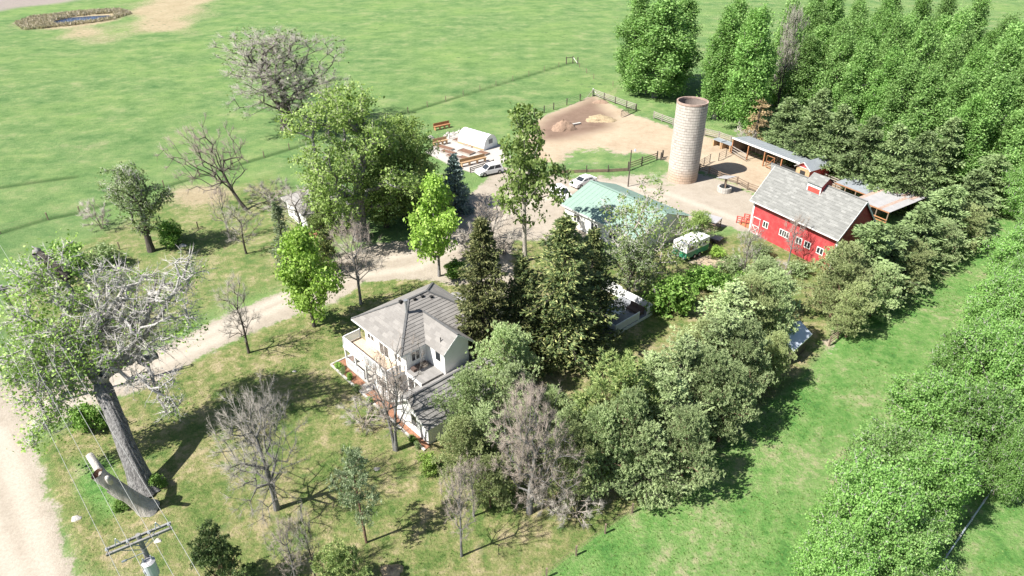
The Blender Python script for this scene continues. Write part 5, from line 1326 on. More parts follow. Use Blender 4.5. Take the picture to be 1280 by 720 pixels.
# ------------------------------------------------------------------ vehicles
def car(label, px, py, rot, kind='suv', ln=4.7, wd=1.86):
    p = G(px, py); t = thing('parked_car', label, 'car', (p[0], p[1], 0), rot); h = 1.72 if kind != 'sedan' else 1.45; hw_ = wd / 2
    lowp = [(-ln / 2, .35), (-ln / 2 + .05, .75), (-ln / 2 + .1, .95), (ln / 2 - 1.1, 1.0), (ln / 2 - .15, .85), (ln / 2, .62), (ln / 2, .35)]
    cab = [(-ln / 2 + .12, .95), (-ln / 2 + .45, h - .1), (-ln / 2 + .7, h), (ln / 2 - 2.1, h), (ln / 2 - 1.15, 1.0)] if kind == 'suv' else ([(-.6, .95), (-.45, h), (ln / 2 - 2.1, h), (ln / 2 - 1.25, 1.0)] if kind == 'pickup' else [(-ln / 2 + .5, .95), (-ln / 2 + 1.25, h), (ln / 2 - 2.1, h), (ln / 2 - 1.1, 1.0)])
    def sect(prof, w0, w1, z0, z1):
        m = MB(); wz = lambda z: w0 + (w1 - w0) * max(0, min(1, (z - z0) / (z1 - z0)))
        A = [(x, -wz(z), z) for x, z in prof]; B = [(x, wz(z), z) for x, z in prof]; n_ = len(prof)
        m.face(A[::-1]); m.face(B)
        for i in range(n_):
            j = (i + 1) % n_; m.face([A[i], A[j], B[j], B[i]])
        return m
    body = sect(lowp, hw_, hw_ - .06, .35, 1.0).build('body', M['carwhite'], t)
    md = body.modifiers.new('b', 'BEVEL'); md.width = .08; md.segments = 2
    cb = sect(cab, hw_ - .08, hw_ - .24, .95, h).build('cabin', M['carwhite'], t); md = cb.modifiers.new('b', 'BEVEL'); md.width = .06; md.segments = 2
    # glass: windscreen, rear and sides, laid on the cabin
    f0, f1 = cab[-1], cab[-2]; r0, r1 = cab[0], cab[1]
    def lerp(a, b, u): return (a[0] + (b[0] - a[0]) * u, a[1] + (b[1] - a[1]) * u)
    for (a, b, s, nm) in ((f0, f1, 1, 'windscreen'), (r0, r1, -1, 'rear_window')):
        q0, q1 = lerp(a, b, .12), lerp(a, b, .9); e = .015 * s
        MB().face([(q0[0] + e, -hw_ + .2, q0[1] + .012), (q0[0] + e, hw_ - .2, q0[1] + .012), (q1[0] + e, hw_ - .3, q1[1] + .012), (q1[0] + e, -hw_ + .3, q1[1] + .012)][::s]).build(nm, M['glass'], t)
    for s in (-1, 1):
        y0, y1 = s * (hw_ - .09), s * (hw_ - .205); xa, xb = cab[0][0] + .35, f0[0] - .3; xc, xd = cab[1][0] + .3, f1[0] - .02
        for u0, u1 in ((0, .47), (.53, 1)):
            MB().face([(xa + (xb - xa) * u0, y0, 1.05), (xa + (xb - xa) * u1, y0, 1.05), (xc + (xd - xc) * u1, y1, h - .14), (xc + (xd - xc) * u0, y1, h - .14)][::-s]).build('side_window', M['glass'], t)
        for x in (-ln / 2 + .9, ln / 2 - .95):
            w_ = MB().tube((x, s * (hw_ - .2), .36), (x, s * (hw_ + .02), .36), .36, n=16).build('wheel', M['tyre'], t); MB().tube((x, s * (hw_ + .0), .36), (x, s * (hw_ + .03), .36), .2, n=10).build('rim', M['steel'], w_)
        MB().box(ln / 2 - .08, ln / 2 + .01, s * (hw_ - .3) - .2, s * (hw_ - .3) + .2, .62, .78).build('headlight', M['tubtop'], t)
        MB().box(-ln / 2 - .01, -ln / 2 + .1, s * (hw_ - .2) - .12, s * (hw_ - .2) + .12, .7, .92).build('tail_light', M['redtrim'], t)
    if kind == 'pickup': MB().box(-ln / 2 + .12, -.65, -hw_ + .14, hw_ - .14, .96, 1.01).build('load_bed', M['dark'], t)
    return t
car('white car with dark windows parked beside the garden fence', 612, 217, R(-150))
car('white car standing behind the tall thin cottonwood near the workshop', 702, 247, R(-62), 'suv')
car('white car parked past the upper corner of the green roof', 729, 231, R(-140), 'sedan')
# horse trailer, white over green
p0, p1 = G(838, 322), G(872, 303)
pt = G(862, 318); t = thing('horse_trailer', 'white topped trailer with green lower sides parked below the workshop', 'trailer', (pt[0], pt[1], 0), R(38))
tl, tw, th_ = 4.6, 2.3, 2.5
b_ = MB().box(-tl / 2, tl / 2, -tw / 2, tw / 2, 1.35, th_).build('upper_body', M['carwhite'], t); md = b_.modifiers.new('b', 'BEVEL'); md.width = .1; md.segments = 2
MB().box(-tl / 2 + .01, tl / 2 - .01, -tw / 2 + .01, tw / 2 - .01, .5, 1.347).build('lower_body', M['greenpaint'], t)
for s in (-1, 1):
    for x in (-.5, .5):
        w_ = MB().tube((x, s * 1.0, .36), (x, s * 1.2, .36), .36, n=14).build('wheel', M['tyre'], t); MB().tube((x, s * 1.19, .36), (x, s * 1.215, .36), .18, n=10).build('rim', M['steel'], w_)
    for x in (-1.4, 0, 1.4): MB().box(x - .45, x + .45, s * 1.152 - .01, s * 1.152 + .01, 1.6, 2.1).build('window', M['glass'], t)
MB().bar((tl / 2, 0, .5), (tl / 2 + 1.4, 0, .5), .1).build('drawbar', M['darkwood'], t); MB().box(-tl / 2 - .01, -tl / 2 + .02, -.05, .05, .6, 2.3).build('door_seam', M['steel'], t)
# flat dark cart and white box past the trailer
p = G(887, 300); t = thing('flat_cart', 'low dark flat cart beside the horse trailer', 'cart', (p[0], p[1], 0), R(-38))
MB().box(-1.6, 1.6, -.8, .8, .5, .62).build('deck', M['oldwood'], t); MB().box(-1.6, 1.6, -.86, -.803, .4, .75).build('side_board', M['darkwood'], t)
for x in (-1, 1):
    for y in (-.75, .75): MB().tube((x, y - .08, .28), (x, y + .08, .28), .28, n=12).build('wheel', M['tyre'], t)
p = G(884, 284); t = thing('white_pen_cover', 'flat white roofed animal pen with dark rails near the workshop', 'pen', (p[0], p[1], 0), R(-38))
MB().box(-1.6, 1.6, -1.1, 1.1, 1.5, 1.57).build('roof', M['metal_w'], t)
for x in (-1.5, 0, 1.5):
    for y in (-1, 1): MB().box(x - .05, x + .05, y - .05, y + .05, 0, 1.5).build('post', M['darkwood'], t)
for z in (.4, .8, 1.2): MB().bar((-1.5, -1.06, z), (1.5, -1.06, z), .05, .09).build('rail', M['wood'], t); MB().bar((1.56, -1, z), (1.56, 1, z), .05, .09).build('rail', M['wood'], t)
p = G(838, 262); t = thing('lumber_pile', 'pale lumber stack lying along the workshop edge in the dirt yard', 'lumber', (p[0], p[1], 0), R(-52))
for k in range(5): MB().box(-2.6 + .1 * k, 2.6 - .13 * k, -.6 + k * .24, -.38 + k * .24, .02, .2 + .1 * (k % 2)).build('board', M['newwood' if k == 2 else 'palestone'], t)
p = G(942, 276); 

# ------------------------------------------------------------------ patio deck
PO = G(768, 421, 0.0); a1 = G(740, 405); a2 = G(803, 387); PA = R(-48.5)
t = thing('patio_deck', 'low grey patio deck with white railings on the lawn', 'deck', (PO[0], PO[1], 0), PA)
# local x runs back along -x from the near corner; y along the lawn side
W1, W2 = 4.6, 6.6
MB().box(-W1, 0, 0, W2, .28, .42).build('deck_floor', M['greydeck'], t)
MB().box(-W1, 0, -.03, -.002, .02, .4).box(.002, .03, 0, W2, .02, .4).build('skirt', M['rail'], t)
for nm, pts in (('front_railing', [(-W1 + .6, .05), (-.05, .05)]), ('side_railing', [(-.05, .05), (-.05, 4.1)]), ('end_railing', [(-.05, 5.6), (-.05, W2 - .05)]), ('back_railing', [(-.05, W2 - .05), (-W1, W2 - .05)])):
    b = bpy.data.objects.new(nm, None); C.objects.link(b); b.parent = t; railing(b, pts, .42, 1.0, .1, .14, .1)
b = bpy.data.objects.new('fence_panel', None); C.objects.link(b); b.parent = t
for k in range(9): MB().box(-W1 - 3.2 + k * .36, -W1 - 3.2 + k * .36 + .33, W2 - .08, W2 - .03, 0.05, 1.7).build('board', M['rail'], b)
pt_ = lambda x, y: (PO[0] + x * math.cos(PA) - y * math.sin(PA), PO[1] + x * math.sin(PA) + y * math.cos(PA))
t = thing('round_table', 'large round pale table on the patio deck', 'table', (*pt_(-2.6, 2.5), .42), PA)
MB().tube((0, 0, .66), (0, 0, .74), 1.05, n=28).build('top', M['tubtop'], t); MB().tube((0, 0, .745), (0, 0, .8), .08, n=8).build('hole_cap', M['steel'], t)
for k in range(4): a = k * 1.571 + .5; MB().bar((math.cos(a) * .7, math.sin(a) * .7, 0), (math.cos(a) * .55, math.sin(a) * .55, .66), .07).build('leg', M['steel'], t)
t = thing('garden_sofa', 'dark brown cushioned outdoor sofa on the patio deck', 'sofa', (*pt_(-1.3, 5.0), .42), PA)
MB().box(-1.0, 1.0, -.45, .4, .2, .3).build('frame', M['darkwood'], t)
for k in range(2): MB().box(-.98 + k * .99, -.02 + k * .99, -.44, .25, .302, .47).build('seat_cushion', M['brown'], t); MB().bar((-.5 + k * .99, .28, .45), (-.5 + k * .99, .42, .95), .94, .15, (0, 1, 0)).build('back_cushion', M['brown'], t)
for x in (-.93, .93):
    for y in (-.4, .35): MB().box(x - .05, x + .05, y - .05, y + .05, 0, .2).build('leg', M['darkwood'], t)
for k, (px, py) in enumerate([(745, 411), (751, 414), (757, 417), (747, 418), (753, 421), (760, 424)]):
    p = G(px, py); o = MB().box(-.35, .35, -.25, .25, -.02, .05).build('paving_slab', M['concrete']); o.location = (p[0], p[1], gz(p[0], p[1])); o.rotation_euler = (0, 0, PA + rng.uniform(-.1, .1)); tag(o, 'concrete stepping slab in the shade beside the patio deck', 'paving slab', 'stepping slabs by the patio deck')

# ------------------------------------------------------------------ power line
PH = 13.0
pp = G(172, 671, PH); qp = G(6, 354, PH)
la, lb_ = G(133, 689, PH), G(213, 656, PH); ad = unit((lb_ - la)[:2]); AL = np.linalg.norm((lb_ - la)[:2])
pp = (la + lb_) / 2
arm_a = math.atan2(ad[1], ad[0])
def utility(label, p, full=True):
    t = thing('utility_pole', label, 'utility pole', (p[0], p[1], 0), arm_a)
    MB().tube((0, 0, -.3), (0, 0, PH + .25), .2, .13, 12).build('shaft', M['pole'], t)
    for y in (-.2, .2): MB().box(-AL / 2 - .05, AL / 2 + .05, y - .06, y + .06, PH - .14, PH).build('crossarm', M['pole'], t)
    for s in (-1, 1):
        for y in (-.27, .27): MB().bar((s * .95, y, PH - .1), (0, y * .5, PH - .85), .05, .03).build('brace', M['steel'], t)
    for u in (-AL / 2 + .05, -AL / 6, AL / 6, AL / 2 - .05):
        MB().tube((u, 0, PH - .05), (u, 0, PH + .08), .05, n=8).tube((u, 0, PH + .08), (u, 0, PH + .2), .1, .06, 10).build('insulator', M['porcelain'], t)
        MB().bar((u, -.24, PH - .07), (u, .24, PH - .07), .06, .16).build('bolt_plate', M['darkwood'], t)
    if full:
        for u in (-AL / 2 + .45, AL / 2 - .75):
            MB().bar((u, .1, PH), (u + .12, .1, PH + .5), .05).bar((u + .28, .1, PH), (u + .12, .1, PH + .5), .05).build('arrester', M['trim'], t)
        MB().tube((0, -.42, PH - 2.6), (0, -.42, PH - 1.55), .33, n=16).build('transformer', M['tank'], t)
        MB().tube((0, -.42, PH - 1.549), (0, -.42, PH - 1.47), .36, .2, 16).build('transformer_lid', M['metal_w'], t)
        for x in (-.2, .2): MB().tube((x, -.42, PH - 1.5), (x, -.42, PH - 1.15), .05, .03, 8).build('bushing', M['porcelain'], t)
        MB().tube((-.4, -.42, PH - 2.2), (-.33, -.42, PH - 2.2), .15, n=8).build('bracket', M['steel'], t)
        for z, x in ((PH - 1.1, -.9), (PH - 2.9, -.8)): MB().bar((0, -.1, z), (x, -.2, z + .1), .04).tube((x, -.2, z + .1), (x - .25, -.22, z + .12), .06, n=6).build('service_bracket', M['steel'], t)
    return t
utility('grey wooden power pole with double crossarm and blue grey transformer', pp)
q2 = pp[:2] + (G(18, 356, PH) - pp)[:2]
q2 = q2 - ad * AL * .28
utility('farther wooden power pole with crossarm at the edge of the pasture', np.array([q2[0], q2[1], 0]), False)
dirl = q2 - pp[:2]
WL_ = ['power line wire on the road side end of the crossarm', 'power line wire second from the road on the crossarm', 'power line wire third from the road on the crossarm', 'power line wire on the tree side end of the crossarm']
for k, u in enumerate((-AL / 2 + .05, -AL / 6, AL / 6, AL / 2 - .05)):
    m = MB(); off = ad * u; Z = PH + .22
    def span(a, b, sag, n_=16):
        prev = None
        for i in range(n_ + 1):
            s = i / n_; q = (*(a + (b - a) * s + off), Z - sag * 4 * s * (1 - s))
            if prev: m.tube(prev, q, .012, n=4, cap=False)
            prev = q
    span(q2, pp[:2], .7); span(pp[:2], pp[:2] - dirl * .9, .7); span(q2 + dirl * 1.0, q2, .7)
    o = m.build('power_line', M['wire']); tag(o, WL_[k], 'wire')
# ------------------------------------------------------------------ dead stump of a felled cottonwood
sb = G(186, 636); SY = sb[1]
t = thing('dead_stump', 'tall pale dead trunk with hollow top and sawn side branch', 'stump', (sb[0], sb[1], 0), 0)
def trunk_tube(nodes, radii, n=20, wob=.08, seed=1, cap=None, fur=0.0):
    r = np.random.default_rng(seed); V_, F_ = [], []; ph = r.uniform(0, 6.28, 4)
    nodes = [np.array(q, float) for q in nodes]; ns = len(nodes)
    for i, (q, rd) in enumerate(zip(nodes, radii)):
        d = unit(nodes[min(i + 1, ns - 1)] - nodes[max(i - 1, 0)]); x = unit(np.cross(d, [0.2, 1, 0.1])); y = np.cross(d, x)
        for j in range(n):
            a = j * 6.2832 / n; k = 1 + fur * (abs(math.sin(8 * a + ph[3] + i * .35)) - .5) + wob * (math.sin(3 * a + ph[0] + i * .25) + .7 * math.sin(5 * a + ph[1] - i * .2) + .5 * math.sin(9 * a + ph[2])) + r.normal() * .012
            V_.append(q + (x * math.cos(a) + y * math.sin(a)) * rd * k)
    for i in range(ns - 1):
        for j in range(n): F_.append((i * n + j, i * n + (j + 1) % n, (i + 1) * n + (j + 1) % n, (i + 1) * n + j))
    return np.array(V_), np.array(F_)
tp = U(121, 592, SY - 1.0) - np.array([sb[0], sb[1], 0]); kn = U(111, 568, SY + .5) - np.array([sb[0], sb[1], 0])
nd = [np.array([0, 0, -.2]) + (tp - np.array([0, 0, -.2])) * s + np.array([0, 0, .0]) for s in np.linspace(0, 1, 12)]
rd = [.92, .74, .64, .58, .55, .53, .52, .51, .50, .50, .50, .47]
Vt, F = trunk_tube(nd, rd, 24, .05, 3)
hol = [nd[-1] - (nd[-1] - nd[-3]) * u for u in (0, .3, .7)]
Vh, Fh = trunk_tube([nd[-1], nd[-1] - unit(nd[-1] - nd[-2]) * .5, nd[-1] - unit(nd[-1] - nd[-2]) * 1.0], [.455, .36, .1], 24, .05, 3)
link('trunk', mesh_np('stump_trunk', Vt, F, M['stumpwood'], smooth=True), t)
link('hollow', mesh_np('stump_hollow', Vh, Fh, M['rot'], smooth=True), t)
k0 = nd[9]; Vk, Fk = trunk_tube([k0, k0 + (kn - k0) * .5, kn, kn + unit(kn - k0) * .05], [.36, .32, .26, .02], 14, .08, 5)
link('side_branch', mesh_np('stump_branch', Vk, Fk, M['stumpwood'], smooth=True), t)
kk = nd[7]; s1 = U(134, 597, SY - 1.6) - np.array([sb[0], sb[1], 0]); Vk, Fk = trunk_tube([nd[8], (nd[8] + s1) / 2, s1, s1 + np.array([0, -.03, .02])], [.2, .19, .17, .02], 12, .05, 6)
link('sawn_knot', mesh_np('stump_knot', Vk, Fk, M['concrete'], smooth=True), t)
k1 = nd[2]; s2 = U(134, 614, SY - .6) - np.array([sb[0], sb[1], 0]); Vk, Fk = trunk_tube([k1, (k1 + nd[7]) / 2 + (s2 - nd[6]) * .8, s2], [.2, .2, .08], 10, .1, 7)
link('bark_ridge', mesh_np('stump_ridge', Vk, Fk, M['stumpwood'], smooth=True), t)

# stones and litter on the grass
for px, py, s, lb in ((95, 648, .42, 'bleached stone in the grass near the gravel road'), (197, 676, .3, 'small pale stone on the lawn beside the power pole'), (471, 586, .3, 'flat grey stepping stone between pine and mulch bed'), (368, 464, .22, 'tiny white stone on the lawn below the balcony'), (228, 307, .6, 'pale boulder in the grass by the old wire fence'), (490, 714, .9, 'low dry mound of leaves at the lower lawn edge')):
    heap('stone', lb, px, py, s, s * .8, s * .45, 'palestone' if 'pale' in lb or 'bleach' in lb or 'white' in lb else ('hay' if 'leaves' in lb else 'stone'), 'stone', int(px))
# irrigation pipe on the grass by the elm belt
a, b = G(1165, 722), G(1268, 572); o = G(1165, 722); t = thing('irrigation_pipe', 'thin pale blue irrigation pipe lying on the grass below the elms', 'pipe', (o[0], o[1], 0), 0); k = 7
for i in range(k):
    s0, s1 = (b - a) * i / k, (b - a) * (i + 1) / k; MB().tube((s0[0], s0[1], .25), (s1[0], s1[1], .25), .06, n=6).build('pipe_length', M['tank'], t); MB().tube((s0[0], s0[1], 0), (s0[0], s0[1], .38), .09, n=6).build('stand', M['metal_w'], t)

# ------------------------------------------------------------------ kinds of trees
M['twig_pale'] = plain('pale_grey_twigs', (0.36, 0.335, 0.30), 0.9, 0.25, 1.5)
leafy('cotton_a', 'cottonwood_tree', 17, 8.5, 1, 'lf_cotton', 'bark', z0=.2, nl=26, npts=430, per=40, lsize=.2, sig=.44, tr=.75, forkat=.35, lob=.25, shell=.6, ntw=3, twigm='twig_pale')
leafy('cotton_b', 'cottonwood_tree', 15, 5.5, 2, 'lf_cotton', 'bark_dark', z0=.12, nl=16, npts=400, per=40, lsize=.22, sig=.5, tr=.4, lob=.46)
leafy('cotton_thin', 'cottonwood_tree', 16, 5.2, 9, 'lf_cotton', 'bark_white', z0=.32, nl=13, npts=190, per=26, lsize=.29, sig=.38, tr=.28, lob=.4, forkat=.7, shape='round', shell=.65)
leafy('maple_a', 'young_maple_tree', 9, 3.6, 4, 'lf_bright', 'bark_dark', z0=.2, nl=14, npts=260, per=28, lsize=.22, sig=.36, tr=.17, lob=.42, shape='tall', shell=.6)
leafy('maple_b', 'young_maple_tree', 9, 3.2, 5, 'lf_bright', 'bark', z0=.24, nl=13, npts=200, per=26, lsize=.22, sig=.32, tr=.15, lob=.36, shape='tall', shell=.65)
for i, (sd_, nl_, lm_) in enumerate(((11, 34, 'lf_poplar'), (12, 30, 'lf_poplar'), (13, 36, 'lf_poplar'), (14, 32, 'lf_elm'))):
    leafy('poplar_%d' % i, 'poplar_tree', 18, 4.0, sd_, lm_, 'bark_white' if i % 2 else 'bark', z0=.06, nl=nl_, npts=460, per=54, lsize=.19, sig=.38, tr=.3, shape='tall', lob=.27, forkat=.85, shell=.5, up=.35, zst=1.9)
for i, sd_ in enumerate((21, 22, 23)):
    leafy('elm_%d' % i, 'elm_tree', 9, 5.2, sd_, ('lf_elm', 'lf_elm', 'lf_poplar')[i], 'bark_white', z0=.08, nl=22, npts=640, per=60, lsize=.135, sig=.36, tr=.16, lob=.36, forkat=.6, shell=.6, ntw=3, twigm='twig_white', up=.9)
leafy('greycotton', 'half_leafed_cottonwood', 12, 4.6, 31, 'lf_grey', 'bark_dark', z0=.3, nl=12, npts=240, per=24, lsize=.19, sig=.42, tr=.4, ntw=6, twigm='twig_white', lob=.4, bend=.05)
leafy('loose', 'loose_cottonwood', 12, 7.0, 33, 'lf_cotton', 'bark_white', z0=.1, nl=17, npts=300, per=15, lsize=.19, sig=.45, tr=.3, ntw=6, twigm='twig_white', lob=.36, shape='vase', forkat=.35)
leafy('shrub_a', 'leafy_shrub', 3.2, 2.2, 35, 'lf_shrub', 'bark_dark', z0=.05, nl=12, npts=170, per=24, lsize=.17, sig=.22, tr=.06, lob=.45, forkat=.3)
leafy('shrub_b', 'leafy_shrub', 3.0, 2.2, 36, 'lf_grey', 'bark_dark', z0=.05, nl=11, npts=150, per=18, lsize=.15, sig=.24, tr=.05, lob=.45, forkat=.3, ntw=3, twigm='twig_brown')
leafy('shrub_y', 'leafy_shrub', 2.4, 1.5, 37, 'lf_bright', 'bark_dark', z0=.05, nl=9, npts=90, per=22, lsize=.14, sig=.2, tr=.04, lob=.45, forkat=.3)
bare('bare_grand', 'bare_cottonwood_tree', 17, 8.5, 41, 'bark_dark', 'twig_pale', z0=.28, npts=620, ntw=9, tr=.6, tl=1.3, sub=4, twr=.018, forkat=.3, nl=26, lob=.32, shape='round', shell=.3, leafm='lf_grey', nleaf=3000, lsize=.2)
bare('bare_dark', 'bare_leaning_tree', 10, 6.5, 42, 'bark_dark', 'twig_brown', z0=.4, npts=170, ntw=8, tr=.26, tl=1.1, sub=3, forkat=.3, bend=.09, nl=9, twr=.018)
bare('bare_a', 'bare_tree', 7, 2.6, 43, 'bark_dark', 'twig_grey', z0=.28, npts=150, ntw=8, tr=.14, tl=.8, sub=3, twr=.0095)
bare('bare_b', 'bare_tree', 7, 2.4, 44, 'bark', 'twig_brown', z0=.3, npts=140, ntw=8, tr=.13, tl=.8, sub=3, twr=.0095, forkat=.6)
bare('bare_wide', 'bare_tree', 8, 5.0, 45, 'bark', 'twig_grey', z0=.2, npts=290, ntw=8, tr=.22, tl=.95, forkat=.55, nl=14, lob=.38, shape='round', twr=.011)
bare('bare_multi', 'bare_tree', 8, 3.2, 46, 'bark', 'twig_brown', z0=.22, npts=210, ntw=7, tr=.26, tl=.9, stems=3, twr=.010)
bare('bare_thick', 'bare_tree', 8.5, 4.2, 47, 'bark', 'twig_brown', z0=.2, npts=420, ntw=9, tr=.26, tl=.8, sub=3, nl=20, lob=.36, shape='round', shell=.45, twr=.010, forkat=.35)
bare('bare_bush', 'bare_shrub', 3.0, 2.0, 48, 'twig_brown', 'twig_grey', z0=.1, npts=70, ntw=8, tr=.1, tl=.7, sub=3, stems=5, twr=.011, shape='round')
conifer('spruce_a', 'spruce_tree', 15, 4.6, 51, 'lf_spr_olive', dz=.5, per=8, droop=.28, ln=.40, wd=.12, k=6, step=.40, prof=.9, tr=.28, rag=.3)
conifer('spruce_b', 'spruce_tree', 15, 4.6, 52, 'lf_spruce', dz=.52, per=8, droop=.24, ln=.40, wd=.12, k=6, step=.42, prof=.8, tr=.28, rag=.34)
conifer('blue', 'blue_spruce_tree', 9, 3.2, 53, 'lf_blue', dz=.42, per=8, droop=.2, ln=.42, wd=.15, k=4, step=.36, prof=.8, rag=.22)
conifer('fir_a', 'windbreak_conifer', 11, 4.0, 54, 'lf_fir', dz=.5, per=7, droop=.2, ln=.55, wd=.19, k=5, step=.45, prof=.66, rag=.36)
conifer('fir_b', 'windbreak_conifer', 11, 4.0, 55, 'lf_fir', dz=.55, per=7, droop=.16, ln=.55, wd=.19, k=5, step=.45, prof=.55, rag=.42)
conifer('fir_j', 'juniper_tree', 10, 4.2, 58, 'lf_juniper', dz=.5, per=7, droop=.12, ln=.32, wd=.075, k=11, step=.4, prof=.55, rag=.45, upturn=.25)
conifer('fir_brown', 'windbreak_conifer', 9, 3.2, 56, 'lf_brown', dz=.8, per=5, droop=.2, ln=.5, wd=.12, k=3, step=.55, prof=.6, rag=.45)
conifer('slim', 'slim_spruce_tree', 9, 2.0, 57, 'lf_silver', dz=.5, per=6, droop=.3, ln=.36, wd=.11, k=4, step=.36, prof=.75, rag=.35)
for i, (sd_, lm_) in enumerate(((61, 'lf_juniper'), (62, 'lf_juniper'), (63, 'lf_jun_olive'))):
    spraytree('juniper_%d' % i, 'juniper_tree', 8.5, 4.4, sd_, lm_, nl=34, npts=600, k=16, ln=.27, wd=.06, per=5, sig=.32, lob=.29, flat=.36, shell=.55)
spraytree('pine', 'pine_tree', 9, 4.2, 64, 'lf_pine', nl=24, npts=300, k=22, ln=.42, wd=.075, per=3, sig=.2, lob=.3, flat=.6, spread=.95)
spraytree('pine_dark', 'pine_tree', 8, 3.8, 65, 'lf_pine_dark', nl=22, npts=300, k=22, ln=.36, wd=.07, per=3, sig=.2, lob=.32, flat=.6, spread=.9)
spraytree('pine_young', 'young_pine_tree', 8, 2.4, 66, 'lf_silver', nl=17, npts=170, k=16, ln=.3, wd=.055, per=3, sig=.2, z0=.3, lob=.34, flat=.6, spread=.9, tr=.13, forkat=.95)
spraytree('jun_dark', 'juniper_tree', 5.5, 2.0, 67, 'lf_spruce', barkm='bark_dark', nl=14, npts=240, k=9, ln=.3, wd=.1, per=4, sig=.22, z0=.05, lob=.36, flat=.8, shape='cone')

# ------------------------------------------------------------------ the giant leaning cottonwood by the road
M['bark_limb'] = barkmat('weathered_limb_bark', (0.17, 0.16, 0.155), (0.42, 0.40, 0.385))
def giant():
    rg = np.random.default_rng(77)
    b = G(180, 610); Y = b[1]; LEAN = 4.4; O = np.array([b[0], b[1], 0])
    t = thing('giant_cottonwood', 'huge leaning cottonwood with thick trunk, bleached bare limbs and patches of young leaves', 'tree', (b[0], b[1], 0), 0)
    W = lambda px, py, dy=0: U(px, py, Y + LEAN + dy) - O; WT = lambda px, py, u: U(px, py, Y + LEAN * u) - O
    fork = W(126, 478, .3)
    tn = [np.array([0, 0, -.3]), WT(170, 585, .12), WT(158, 558, .32), WT(147, 530, .55), WT(138, 508, .76), WT(130, 490, .95), fork]
    Vt, F = trunk_tube([tn[0]] + [tn[i] + (tn[i + 1] - tn[i]) * u for i in range(0, 6) for u in (.5, 1)], [1.5, .9, .78, .72, .68, .66, .65, .64, .65, .68, .70, .64, .54], 64, .05, 9, fur=.09)
    limbs = [  # main limbs as lines of (px, py, dy)
        [(126, 478, .3), (140, 462, .6), (155, 452, 1), (172, 446, 1.5), (195, 445, 2)],
        [(126, 478, .3), (120, 452, 1), (125, 425, 2), (140, 395, 3), (158, 370, 4)],
        [(126, 478, .3), (105, 455, .5), (85, 425, 1), (78, 400, 1.4), (92, 372, 2)],
        [(172, 446, 1.5), (178, 425, 2), (200, 395, 2.4), (222, 360, 2.5), (236, 325, 2.4)],
        [(172, 446, 1.5), (190, 470, .3), (200, 490, -.6), (208, 515, -1.4)],
        [(105, 455, .5), (80, 460, -.6), (60, 475, -1.4), (50, 500, -2), (62, 528, -2.4)],
        [(155, 452, 1), (172, 420, 1.8), (188, 385, 2.6), (196, 350, 3)],
        [(92, 372, 2), (70, 340, 3.2), (58, 325, 3.4), (46, 313, 3.5)]]
    lr = [(.5, .28), (.48, .16), (.45, .2), (.26, .08), (.2, .06), (.25, .08), (.25, .08), (.25, .3)]
    nodes, par, rad = [fork], [-1], [.8]
    def key(p): return tuple(np.round(p, 1))
    seen = {key((126, 478, .3)): 0}
    for ln, (ra, rb) in zip(limbs, lr):
        prev = seen.get(key(ln[0]), 0)
        for i in range(1, len(ln)):
            a = nodes[prev]; q = W(*ln[i]); k = 3
            for s in range(1, k + 1):
                u = (i - 1 + s / k) / (len(ln) - 1); nodes.append(a + (q - a) * s / k + (rg.normal(size=3) * .12 if s < k else 0)); par.append(prev); rad.append(ra + (rb - ra) * u); prev = len(nodes) - 1
            seen[key(ln[i])] = prev
    nodes, par, rad = np.array(nodes), np.array(par), np.array(rad)
    link('trunk', mesh_np('giant_trunk', Vt, F, M['bark'], smooth=True), t)
    lo_ = (150, 430, 0)
    E_ = np.where(par >= 0)[0]
    lv, lf = tubes(nodes[par[E_]], nodes[E_] + unit(nodes[E_] - nodes[par[E_]]) * rad[E_][:, None] * .4, np.minimum(rad[par[E_]], rad[E_] * 1.25), rad[E_], 9)
    link('limbs', mesh_np('giant_limbs', lv, lf, M['bark_limb'], smooth=True), t)
    S = lambda px: px / FPX * (depth(O + fork))
    def fill(lobes, n_, sh=.3):
        Lb = [(W(x, y, dy), (S(r), S(r) * .9, S(r) * .85)) for x, y, dy, r in lobes]
        return in_lobes(Lb, n_, rg, sh)[0]
    bare_l = [(155, 425, 1.5, 46), (190, 410, 2, 38), (150, 385, 3, 42), (120, 400, 1.5, 34), (218, 365, 2.2, 26), (232, 332, 2.3, 15), (200, 480, -.4, 24), (207, 510, -1.3, 16), (190, 360, 3, 28), (170, 470, .5, 22), (115, 430, .8, 30), (95, 400, 1.6, 26), (135, 350, 3.2, 28), (75, 440, 0, 24), (60, 470, -1, 20), (240, 345, 2.4, 16), (225, 390, 2, 20), (215, 500, -1, 16)]
    leaf_l = [(60, 430, -.2, 36), (92, 395, 1.5, 34), (40, 455, -1.2, 36), (72, 465, -.8, 32), (25, 430, -1, 24), (55, 500, -2, 30), (30, 485, -1.6, 22), (62, 530, -2.6, 22), (62, 350, 3, 36), (92, 355, 2.6, 30), (40, 370, 2, 28), (235, 410, 1.6, 22), (105, 430, 0, 20), (108, 485, -.4, 16), (20, 400, 0, 26), (85, 320, 3.6, 24), (38, 335, 3, 26), (10, 470, -1.5, 24), (85, 495, -1, 24), (45, 545, -2.8, 16), (95, 455, -.6, 26)]
    pb, pl_ = fill(bare_l, 470), fill(leaf_l, 390, .35)
    pos, pr, tips = grow(list(nodes), np.concatenate([pb, pl_]), .15, rg, .18)
    pr[:len(par)] = par
    r = limb_radii(pr, tips, .018, .42, len(par), ex=.5); r = np.minimum(r * 1.45, .25)
    e = np.where((pr >= 0) & (np.arange(len(pr)) >= len(par)))[0]
    thick = r[e] > .045
